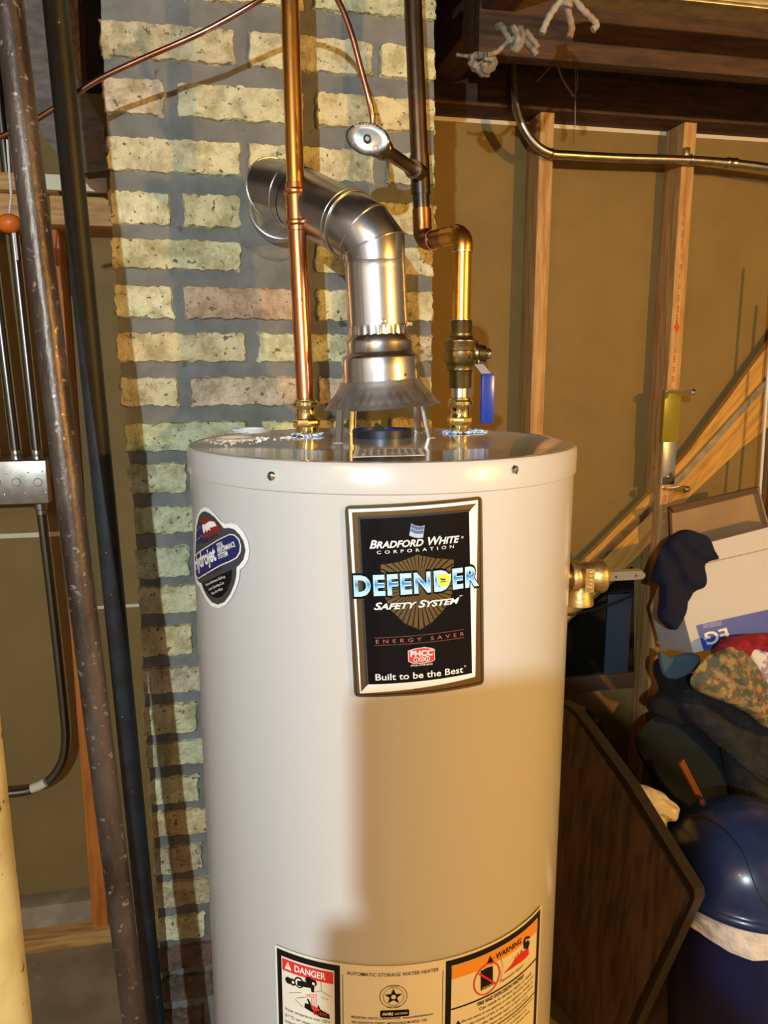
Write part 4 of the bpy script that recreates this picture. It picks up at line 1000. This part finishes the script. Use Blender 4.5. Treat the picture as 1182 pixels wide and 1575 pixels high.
for i,(pb_,pt_,lab) in enumerate((((58,708),(20,352),'thin steel conduit entering the box top nearest the rusty pipe'),((26,708),(-2,480),'steel conduit entering the box top, second from the rusty pipe'),((-8,708),(-42,430),'steel conduit entering the box top at the very left edge'))):
    A_=atY(pb_[0],pb_[1],YB+.045); B_=atY(pt_[0],pt_[1],YB+.045); d=(B_-A_).normalized(); E_=A_+d*((ztop-A_.z)/d.z)
    m=MB(); m.tube([A_,E_],.0105,seg=20); cnd=thing('steel_conduit',A_,lab,'conduit','conduits above the junction box'); obj('tube',m,'darkcond',parent=cnd)
    m=MB(); m.lathe([(.0135,0),(.0135,.012),(.0120,.014),(.0120,.024)],A_,d,seg=20); obj('connector',m,'zinc',parent=cnd)
cpts=[atY(62,774,YB+.04),atY(84,960,YB+.04),atY(99,1100,YB+.04),atY(101,1140,YB+.04),atY(96,1170,YB+.04),atY(80,1196,YB+.04),atY(55,1212,YB+.04),atY(25,1219,YB+.04),atY(-60,1226,YB+.04)]
cn=thing('curved_conduit',cpts[0],'steel conduit dropping from the box and curving left near the floor','conduit')
m=MB(); m.tube(smoothpath(cpts,6),.0112,seg=20); obj('tube',m,'darkcond',parent=cn)
m=MB(); m.lathe([(.0150,0),(.0150,.014),(.0125,.016),(.0125,.026)],cpts[0],(cpts[1]-cpts[0]),seg=20); obj('connector',m,'zinc',parent=cn)
m=MB(); sp=smoothpath([atY(70,1203,YB+.028),atY(60,1209,YB+.028),atY(48,1213,YB+.028)],4); m.tube(sp,.0118,seg=12); obj('paper_sticker',m,'seam',parent=cn)
# wire nut
wn=atY(13,342,1.62)
m=MB(); m.lathe([(.006,0),(.013,.004),(.0175,.014),(.018,.026),(.012,.036),(.004,.040)],wn+V((-.018,0,-.004)),V((1,0,.12)),seg=10); o=obj('insulator_knob',m,'wirenut',loc=wn); tag(o,'glossy orange knob at the left edge under the header beam','knob')
m=MB(); m.tube([atY(11,215,1.62),atY(17,300,1.62)],.0022,seg=8); m.tube([atY(17,300,1.62),atY(14,332,1.62)],.0016,seg=8); m.tube([atY(22,352,1.62),atY(27,400,1.62)],.0020,seg=8)
tag(obj('white_wire',m,'whiterod',loc=wn),'thin white wire running to the orange knob','wire')
# ------------------------------------------------------------------ right side
# conduit
YK=1.972
kp=[(789,-60,2.05),(789,60,2.0),(790,128,YK),(795,165,YK),(806,196,YK),(824,222,YK),(848,236,YK),(880,239,YK),(960,243,YK),(1060,246,YK),(1125,251,YK),(1182,258,YK),(1300,276,YK)]
cd=thing('ceiling_conduit',atY(848,236,YK),'bright steel conduit curving down from the ceiling and along the studs','conduit')
m=MB(); m.tube(smoothpath([atY(*k) for k in kp],6),.0112,seg=20); obj('tube',m,'zinc',parent=cd)
m=MB(); a=atY(1118,250,YK);b=atY(1136,252,YK); m.lathe([(.0135,0),(.0145,.004),(.0130,.008),(.0130,.020),(.0145,.024),(.0135,.030)],a,b-a,seg=20); obj('coupling',m,'zinc',parent=cd)
for px,py in ((849,237),(1062,246)):
    p=atY(px,py,YK); m=MB(); m.tube([p+V((0,math.cos(t)*.0125,math.sin(t)*.0125)) for t in [i*PI/10 for i in range(20)]],.0022,seg=8,closed=True)
    if px<900: 
        q=atY(845,239,1.985); m.tube([q+V((math.cos(t*PI/8)*.0075,-.004,math.sin(t*PI/8)*.0075)) for t in range(16)],.0028,seg=8,closed=True); m.lathe([(.003,0),(.003,.004)],q+V((0,-.006,0)),(0,-1,0),seg=10)
    else: m.box((p.x-.007,1.985,p.z+.01),(p.x+.007,1.999,p.z+.035),bev=.001)
    obj('strap',m,'zinc',parent=cd)
# diagonal brace: two boards and a metal strap
YBR=2.045
def quad(name,px,th,mt,label,cat,par=None,y=YBR):
    m=MB(); m.prism([atY(a,b,y) for a,b in px],(0,th,0)); o=obj(name,m,mt,parent=par,loc=None if par else atY(px[0][0],px[0][1],y),smooth=0)
    if not par: tag(o,label,cat)
    return o
M['pinediag']=mat('pine_diagonal',(.66,.35,.07),.55,col2=(.46,.22,.04),rotY=-.87,ns=9,stretch=(.8,8,8),nlo=.42,nhi=.62)
quad('diagonal_brace',[(850,905),(915,845),(985,775),(1060,695),(1120,615),(1215,485),(1215,548),(1130,640),(1060,718),(990,790),(870,900),(850,925)],.02,'pinediag','upper yellow pine board of the diagonal brace across the right-hand wall','board',y=2.04)
quad('diagonal_brace',[(850,928),(990,797),(1060,726),(1130,648),(1215,556),(1215,632),(1140,690),(1060,765),(985,852),(850,975)],.04,'pinediag','lower orange pine board of the diagonal brace with bright nail heads','board',y=2.035)
quad('metal_strap',[(850,922),(990,788),(1060,716),(1130,638),(1215,545),(1215,560),(1130,650),(1060,729),(990,801),(850,936)],.004,'zinc','thin grey metal strap between the two diagonal boards','strap',y=2.028)
# bracket on stud
bx0=xAt(1024,1.985,1.5); 
bkt=thing('metal_bracket',atY(1030,750,1.985),'C-shaped metal bracket, yellow above and chrome below, fixed to the red-printed stud','bracket')
def boxpx(x0,y0,x1,y1,Y0,Y1,bev=.002):
    a=atY(x0,y0,Y0); b=atY(x1,y1,Y0); m=MB(); m.box((a.x,Y0,b.z),(b.x,Y1,a.z),bev=bev); return m
m=boxpx(1024,600,1044,680,1.985,1.999); obj('yellow_channel',m,'levelyellow',parent=bkt,label='yellow-olive upper channel')
m=boxpx(1021,680,1038,745,1.985,1.999); obj('chrome_channel',m,'chrome',parent=bkt)
for (px,py,nm) in ((1052,603,'upper_arm'),(1043,752,'lower_arm')):
    p=atY(px-22,py,1.985); q=atY(px+18,py,1.88); m=MB(); dq=(q-p).normalized(); Lq=(q-p).length
    m.lathe([(.003,0),(.004,Lq*.1),(.0045,Lq*.35),(.008,Lq*.6),(.0105,Lq*.8),(.008,Lq*.95),(.001,Lq)],p,dq,seg=16,xs=1)
    obj(nm,m,'chrome',parent=bkt)
for q in ((1029,602),(1041,601),(1035,611),(1028,733),(1020,750)):
    m=MB(); m.lathe([(.003,0),(.002,.0015),(.0001,.002)],atY(q[0],q[1],1.985),(0,-1,0),seg=10,cap=False); obj('screw',m,'chrome',parent=bkt)
# dark framed glass panel in the stud bay
dp=thing('framed_panel',atY(920,1055,2.02),'dark framed glass panel with a blue-grey strip leaning low between the studs','framed panel')
m=MB(); a=atY(850,1052,2.035); b=atY(975,850,2.035)
yy=2.03
m=MB(); m.prism([atY(a_,b_,yy) for a_,b_ in [(840,1000),(885,955),(930,916),(976,874),(976,1048),(840,1048)]],(0,.02,0)); obj('glass',m,'glassdark',parent=dp,smooth=0)
m=boxpx(936,915,965,1046,yy-.004,yy-.001,.0005); obj('blue_strip',m,'bluestrip',parent=dp)
m=boxpx(840,1046,976,1058,yy-.012,yy+.025); obj('bottom_rail',m,'brownframe',parent=dp)
m=MB(); m.tube(smoothpath([atY(862,948,yy-.015),atY(900,941,yy-.015),atY(940,930,yy-.015),atY(975,915,yy-.015)],5),.004,seg=8); obj('hanging_cord',m,'blackmat',parent=dp)
# white rods at the right edge
for (a,b,r,lab) in (((1184,545,1.97),(1163,850,1.955),.0045,'white rod leaning at the right edge, the left one of two'),((1200,600,1.975),(1176,900,1.96),.005,'white rod leaning at the right edge, the right one of two')):
    A_=atY(*a);B_=atY(*b); d=(B_-A_).normalized(); bt=B_+d*((B_.z-.0)/(-d.z)); bt=A_+(B_-A_)*1.9; tpx=A_-d*.25
    m=MB(); m.tube([bt,tpx],r,seg=12); tag(obj('white_rod',m,'whiterod',loc=bt),lab,'rod','white rods at the right edge')
# open cardboard box
def pl(pts,Y): return [atY(a,b,Y) for a,b in pts]
cb=thing('cardboard_box',atY(1110,900,1.75),'open brown cardboard box behind the white box','box')
m=MB(); m.prism(pl([(1034,785),(1160,757),(1176,812),(1195,930),(1040,950)],1.91),(0,.012,0)); obj('back_panel',m,'carton',parent=cb,smooth=0)
m=MB(); P1=atY(1160,757,1.91);P2=atY(1182,850,1.91);P3=atY(1195,760,1.62);P4=atY(1215,870,1.62); P5=atY(1161,748,1.72)
m.prism([atY(1158,752,1.91),atY(1172,800,1.91),atY(1186,860,1.91),atY(1200,880,1.89),atY(1182,810,1.89),atY(1166,750,1.89)],(.004,0,0)); obj('side_panel',m,'carton',parent=cb,smooth=0)
m=MB(); m.prism([atY(1028,779,1.91),atY(1165,748,1.91),atY(1166,756,1.91),atY(1034,788,1.91)],(0,-.012,0)); obj('top_flap',m,'brownframe',parent=cb,smooth=0)
# navy sweater
def cloth(name,poly,Y,thick,mt,label,cat,amp=.01,ns=12,seed=1,group=None,center=None,back=.5):
    m=MB(); puff(m,poly,Y,thick,amp,ns,seed=seed,center=center,back=back); c=atY(sum(p[0] for p in poly)/len(poly),max(p[1] for p in poly),Y)
    return tag(obj(name,m,mt,loc=c,smooth=80),label,cat,group)
cloth('navy_sweater',[(1032,826),(1050,814),(1072,818),(1094,830),(1098,850),(1084,868),(1074,900),(1058,930),(1046,958),(1030,968),(1014,950),(1014,900),(1001,893),(1010,866),(1018,842)],1.63,.032,'navycloth','dark navy sweater draped over the left end of the white box','clothing',amp=.013,ns=17)
# white carton with blue band, tipped
wb=thing('white_box',atY(1120,990,1.55),'white cardboard box with a blue band and upside-down lettering on the clothes pile','box')
n0=V((-.10,-1,.30)).normalized(); c0_=atY(1110,920,1.66)
def onw(px,py,lift=0): return atPlane(px,py,c0_,n0)+n0*lift
m=MB(); m.prism([onw(1085,836),(onw(1260,791)),(onw(1290,960)),(onw(1067,1004)),(onw(1049,936)),(onw(1070,880))],-n0*.18)
obj('carton',m,'cartonwhite',parent=wb,smooth=0)
m=MB(); m.prism([onw(1071,962,.001),onw(1285,915,.001),onw(1292,958,.001),onw(1083,1001,.001)],-n0*.0006); obj('blue_band',m,'blueprint',parent=wb,smooth=0,label='blue printed band')
m=MB(); m.prism([onw(1076,868,.0012),onw(1270,823,.0012),onw(1270,824.5,.0012),onw(1076,869.5,.0012)],-n0*.0006); 
obj('flap_seam',m,'carton',parent=wb,smooth=0)
def flattext(t,A,Bp,h,upv,nrm,mt,parent,nm,bold=0):
    bm=textbm(t,0,bold,1); xs=[v.co.x for v in bm.verts]; x0,x1=min(xs),max(xs); d=(Bp-A)
    for v in bm.verts: v.co=A+d*((v.co.x-x0)/(x1-x0))+upv*(v.co.y/.7*h)+nrm*.0016
    m=MB(); m.bm(bm); return obj(nm,m,mt,parent=parent,smooth=0)
A_=onw(1118,966);B_=onw(1083,974); upd=(onw(1105,985)-onw(1101,968)).normalized()
flattext('EG',A_,B_,.030,upd,n0,'white',wb,'lettering',bold=.02)
m=MB(); p=onw(1114,969,.0016)
for a,b in (((1112,977),(1121,974)),((1121,974),(1119,985)),((1082,981),(1086,985)),): 
    m.tube([onw(*a,.0016),onw(*b,.0016)],.0013,seg=6)
for k in range(3): m.tube([onw(1082,966.5-2.4*k,.0014),onw(1110,960.5-2.4*k,.0014)],.0005,seg=5)
obj('printed_strokes',m,'white',parent=wb)
m=MB(); m.prism([onw(1072,968,.001)-n0*.005+V((-.003,0,0)),onw(1060,980)-n0*.0,onw(1058,972)],-n0*.0005) if False else m.box(onw(1048,960)-n0*.1,onw(1050,966)-n0*.1+V((.001,.001,.001)))
# clothes pile
G_='clothes piled behind the waste bin'
cloth('crimson_cloth',[(1097,1004),(1104,990),(1118,982),(1150,976),(1200,974),(1240,985),(1220,1003),(1180,1000),(1150,996),(1125,1002),(1108,1012)],1.56,.03,'redcloth','crumpled crimson cloth lying over the floral cloth beside the white box','clothing',amp=.013,ns=24,seed=2,group=G_)
cloth('lilac_print_cloth',[(1150,1002),(1180,996),(1230,1005),(1235,1070),(1195,1072),(1174,1050)],1.55,.02,'whitecloth','white cloth with lilac print at the right edge under the crimson cloth','clothing',amp=.004,seed=3,group=G_)
cloth('floral_cloth',[(1063,1046),(1076,1024),(1094,1005),(1125,996),(1148,1002),(1168,1040),(1200,1080),(1230,1130),(1180,1120),(1140,1092),(1105,1076),(1072,1062)],1.53,.035,'camo','yellow-brown floral patterned cloth on top of the charcoal fleece','clothing',amp=.008,ns=14,seed=4,group=G_)
cloth('teal_cloth',[(1014,1002),(1030,1010),(1060,1004),(1078,1012),(1062,1034),(1036,1044),(1018,1036)],1.62,.015,'tealcloth','small teal cloth peeking out under the white box','clothing',amp=.004,seed=5,group=G_)
cloth('black_shirt',[(1012,1012),(1035,1040),(1066,1036),(1085,1055),(1110,1075),(1100,1120),(1040,1110),(1000,1095),(996,1082),(1014,1062),(1006,1030)],1.66,.04,'blackcloth','black garment bunched against the stud below the white box','clothing',amp=.010,seed=6,group=G_)
cloth('charcoal_fleece',[(1040,1068),(1075,1060),(1110,1076),(1150,1096),(1200,1125),(1300,1160),(1300,1420),(1200,1420),(1150,1330),(1120,1200),(1100,1130),(1055,1105)],1.63,.06,'charcloth','charcoal grey fleece sloping down behind the bin lid','clothing',amp=.010,ns=10,seed=7,group=G_,center=(1190,1220))
cloth('dark_green_jacket',[(985,1125),(1008,1102),(1040,1096),(1080,1104),(1115,1130),(1135,1200),(1150,1330),(1140,1500),(1040,1500),(1010,1330),(1002,1210),(995,1162),(976,1150)],1.69,.05,'greencloth','very dark green jacket hanging behind the waste bin','clothing',amp=.012,ns=9,seed=8,group=G_)
# support under the pile: storage tote
p0=atY(1010,1150,1.66)
m=MB(); m.box((p0.x+.18,1.74,0),(p0.x+.85,1.95,.60),bev=.01); tag(obj('storage_tote',m,'blackmat',loc=(p0.x+.3,1.7,0)),'black storage box hidden under the clothes pile','box')
A_=atY(1046,1172,1.57);B_=atY(1078,1235,1.55)
m=MB(); m.tube([A_,B_],.0065,seg=14); m.tube([A_+V((.012,.01,0)),B_+V((.012,.01,0))],.005,seg=12); tag(obj('copper_rods',m,'woodrod',loc=B_),'pair of short reddish copper rods sticking up behind the bin lid','rod')
# ------------------------------------------------------------------ waste bin
bc=V((xAt(1152,1.36,.60),1.36,0)); br=.168
zrim_=atY(1152,1432,1.36-br).z
wbn=thing('waste_bin',bc,'dark blue plastic waste bin with domed swing lid at the lower right','waste bin')
m=MB(); m.lathe([(.125,0),(.130,.003),(br-.008,zrim_-.02),(br-.002,zrim_)],bc,seg=64); obj('bin_body',m,'binbody',parent=wbn)
tl=Matrix.Rotation(math.radians(2),3,'X'); axd=V((0,-.10,1)).normalized()
rc_=bc+V((0,0,zrim_)); m=MB()
pr=[(br+.006,-.020),(br+.010,-.016),(br+.010,-.006),(br+.004,.0)]
for k in range(15): 
    t=k/14*PI/2; pr.append((br*math.cos(t)*1.0,.004+.155*math.sin(t)))
m.lathe(pr,rc_,(0,0,1),seg=96,cap=False); obj('dome_lid',m,'dome',parent=wbn,smooth=50)
# swing flap edge line
def ondome(px,py):
    r_=ray(px,py); c_=rc_+V((0,0,.004)); S_=V((1/br,1/br,1/.155)); o_=CAM-c_; o_=V((o_.x*S_.x,o_.y*S_.y,o_.z*S_.z)); d_=V((r_.x*S_.x,r_.y*S_.y,r_.z*S_.z))
    A1=d_.dot(d_);B1=2*o_.dot(d_);C1=o_.dot(o_)-1; D1=max(0,B1*B1-4*A1*C1); return CAM+r_*((-B1-math.sqrt(D1))/(2*A1))
m=MB(); pts=smoothpath([ondome(*q) for q in ((1036,1262),(1062,1254),(1085,1258),(1110,1272),(1130,1292),(1146,1316),(1156,1345),(1166,1370),(1180,1392),(1200,1404))],4)
m.tube(pts,.0016,seg=8); obj('flap_seam',m,'blackmat',parent=wbn)
# liner skirt
m=MB(); vs=[];fs=[];SG=140;RN=12
for j in range(RN+1):
    for k in range(SG):
        t=2*PI*k/SG; fx=j/RN; ln=.050+.024*noise.noise(V((math.cos(t)*1.7,math.sin(t)*1.7,3)))+.018*math.cos(t+2.0)
        r=br+.001+.008*fx+.004*noise.fractal(V((math.cos(t)*6,math.sin(t)*6,fx*3)),1,2,3)*(.3+fx)+.003*math.sin(t*31+4*fx)*(1-fx)
        vs.append(V((bc.x+math.cos(t)*r,bc.y+math.sin(t)*r,zrim_-.004-ln*fx)))
for j in range(RN):
    for k in range(SG): fs.append((j*SG+k,j*SG+(k+1)%SG,(j+1)*SG+(k+1)%SG,(j+1)*SG+k))
m.add(vs,fs); obj('bin_liner',m,'plastic',parent=wbn,smooth=60,label='white plastic liner folded over the rim')
cloth('plastic_bag',[(978,1208),(1000,1210),(1022,1222),(1042,1240),(1030,1262),(1010,1275),(990,1262),(980,1235)],1.45,.03,'plastic','crumpled white plastic bag between the dark panel and the bin lid','bag',amp=.010,ns=22,seed=9)
# ------------------------------------------------------------------ dark wooden table top on edge
pA_=atY(880,1092,1.62); pB_=atY(1068,1376,1.22)
hd=(pB_-pA_); hd.z=0; hd.normalize(); npl=V((-hd.y,hd.x,0)); 
if npl.dot(CAM-pA_)<0: npl=-npl
npl=(npl+V((0,0,.10))).normalized(); npl=(npl-(pB_-pA_).normalized()*npl.dot((pB_-pA_).normalized())).normalized()
onp=lambda px,py,l=0: atPlane(px,py,pA_,npl)+npl*l
tt=thing('table_top',onp(950,1560),'dark brown wooden table top standing on edge right of the tank','table top')
# outline in the plane
pa=onp(862,1088);pb=onp(1060,1378);pc_=onp(930,1640);pd=onp(820,1500)
outl=[onp(858,1092),onp(872,1090),onp(886,1104),onp(955,1205),onp(1058,1374),onp(1052,1390),onp(925,1660),onp(800,1660),onp(800,1300)]
m=MB(); m.prism(outl,-npl*.022); obj('veneer_panel',m,'darkwood',parent=tt,smooth=0)
rimo=[onp(864,1078),onp(884,1090),onp(912,1126),onp(970,1206),onp(1070,1368),onp(1071,1382),onp(950,1640)]
rimi=[onp(864,1094),onp(875,1097),onp(896,1122),onp(948,1200),onp(1054,1375),onp(1054,1384),onp(925,1655)]
m=MB()
rimi=[o_.lerp(i_,.48) for o_,i_ in zip(rimo,rimi)]
for i in range(len(rimo)-1): m.prism([rimo[i]+npl*.003,rimo[i+1]+npl*.003,rimi[i+1]+npl*.003,rimi[i]+npl*.003],-npl*.028)
obj('edge_band',m,'darkrim',parent=tt,smooth=0)
# tray behind with rounded black rim
pY=1.86
ty=thing('folding_tray',atY(900,1400,pY),'grey tray with thick rounded black rim leaning behind the table top','tray')
out=[(862,1110),(868,1092),(882,1086),(900,1090),(915,1104),(928,1132),(945,1170),(962,1206),(985,1256),(1010,1330),(1010,1460),(862,1460)]
m=MB(); m.prism(pl(out,pY),(0,.012,0)); obj('tray_surface',m,'slate',parent=ty,smooth=0)
m=MB(); m.tube(smoothpath(pl(out[:-1],pY-.002),5),.0085,seg=12); obj('tray_rim',m,'blackmat',parent=ty)
# ------------------------------------------------------------------ ropes and cobwebs under the ceiling
def rope(name,strands,mt,label,r=.006):
    m=MB()
    for s_ in strands:
        d=s_[0]; rr=s_[2] if len(s_)>2 else r
        path=smoothpath([atY(a,b,d+(c[0] if c else 0)) for a,b,*c in s_[1]],6)
        R_=[rr*(1+.12*math.sin(i*1.7)) for i in range(len(path))]; m.tube(path,R_,seg=10)
    p=atY(strands[0][1][0][0],strands[0][1][0][1],strands[0][0]); return tag(obj(name,m,mt,loc=p),label,'rope','knotted ropes hanging from the joists')
rope('knotted_rope',[(1.45,[(702,84),(722,87)],.003),(1.45,[(722,90),(735,86),(742,98),(732,106),(724,94)]),(1.44,[(736,86),(750,88),(752,102),(740,110),(734,98)]),(1.43,[(745,88),(760,92),(757,104),(748,108),(744,98)]),(1.44,[(728,98),(742,108),(748,113),(738,112)])],'rope','small tight grey rope knot nearest the chimney',r=.0065)
rope('knotted_rope',[(1.42,[(765,42),(772,40),(780,55),(786,66)]),(1.42,[(750,84),(765,80),(780,66),(792,58)],.004),(1.41,[(786,46),(792,44),(797,60),(792,74),(784,74)]),(1.41,[(797,44),(803,46),(804,62),(796,76),(790,76)]),(1.42,[(784,66),(795,58),(806,62),(818,74),(826,84)]),(1.43,[(808,48),(818,60),(828,74)])],'rope','middle rope knot with several cut ends sticking out',r=.0058)
rope('knotted_rope',[(1.30,[(868,-20),(872,2),(870,14)],.010),(1.30,[(864,0),(850,18),(840,36),(834,52)]),(1.30,[(872,6),(876,24),(880,44),(876,58)]),(1.30,[(882,-4),(896,14),(910,28),(918,38),(912,46)])],'ropebrown','brown and white frayed rope ends hanging at the top, three strands',r=.0055)
m=MB()
for s_ in ([(846,92),(858,102),(864,118),(872,132),(884,148)],[(858,100),(872,88)],[(826,126),(846,104)],[(884,146),(878,148)],[(886,10),(886,80),(885,196)],[(890,92),(888,140)]):
    m.tube(smoothpath([atY(a,b,1.9) for a,b in s_],5),.0011 if len(s_)<4 else .0020,seg=6)
tag(obj('cobweb',m,'web',loc=atY(860,110,1.9)),'dusty cobweb strands hanging below the joists','cobweb',kind='stuff')
# ------------------------------------------------------------------ unseen blocks added for the phone and hand shadow on the tank
def carton(x0,x1,y0,y1,z0,z1,lab):  # carton-shaped block, added for the shadow it throws
    m=MB(); m.box((x0,y0,z0),(x1,y1,z1),bev=.011); return tag(obj('shade_block',m,'carton',loc=((x0+x1)/2,(y0+y1)/2,z0)),lab,'box','unseen blocks added to shade the tank')
LC=V((-.42,-1.0,1.87))
def edgeAt(px,py,Y):   # where the lamp ray to a tank point crosses depth Y
    q=cyl(px,py); p=cylpos(q.x,q.y,0); d=LC-p; return p+d*((Y-p.y)/d.y)
a=edgeAt(543,1072,-.30); b=edgeAt(484,1400,-.30); c_=edgeAt(850,1200,-.30); print('carton edges',a,b,c_)
carton(a.x-.004,c_.x,-.50,-.30,b.z,a.z+.007,'upper of two unseen blocks added to cast shade on the tank')
carton(b.x,c_.x+.012,-.66,-.30,0,b.z-.001,'lower of two unseen blocks added to cast shade on the tank')
# ------------------------------------------------------------------ lights, world, camera
def lamp(name,loc,power,col,rad):
    l=bpy.data.lights.new(name,'POINT'); l.energy=power; l.color=col; l.shadow_soft_size=rad; o=bpy.data.objects.new(name,l); o.location=loc; C.objects.link(o); return o
lamp('cool_bulb',LC,158,(.76,.92,1.0),.011)
lamp('warm_bulb',(1.98,-1.05,1.88),196,(1.0,.53,.085),.028)
lamp('far_warm_bulb',(-.95,-.85,2.25),20,(1.0,.46,.08),.03)
w=bpy.data.worlds.new('world'); bpy.context.scene.world=w; w.use_nodes=True; w.node_tree.nodes['Background'].inputs[0].default_value=(.5,.45,.4,1); w.node_tree.nodes['Background'].inputs[1].default_value=.02
cam=bpy.data.cameras.new('camera'); co=bpy.data.objects.new('camera',cam); C.objects.link(co)
cam.sensor_fit='AUTO'; cam.sensor_width=36; cam.lens=36*F/H; cam.clip_start=.02
co.matrix_world=Matrix(((RT.x,UP.x,-FW.x,CAM.x),(RT.y,UP.y,-FW.y,CAM.y),(RT.z,UP.z,-FW.z,CAM.z),(0,0,0,1)))
sc=bpy.context.scene; sc.camera=co
sc.view_settings.view_transform='Standard'; sc.view_settings.look='None'; sc.view_settings.exposure=0; sc.view_settings.gamma=1; sc.view_settings.use_curve_mapping=False
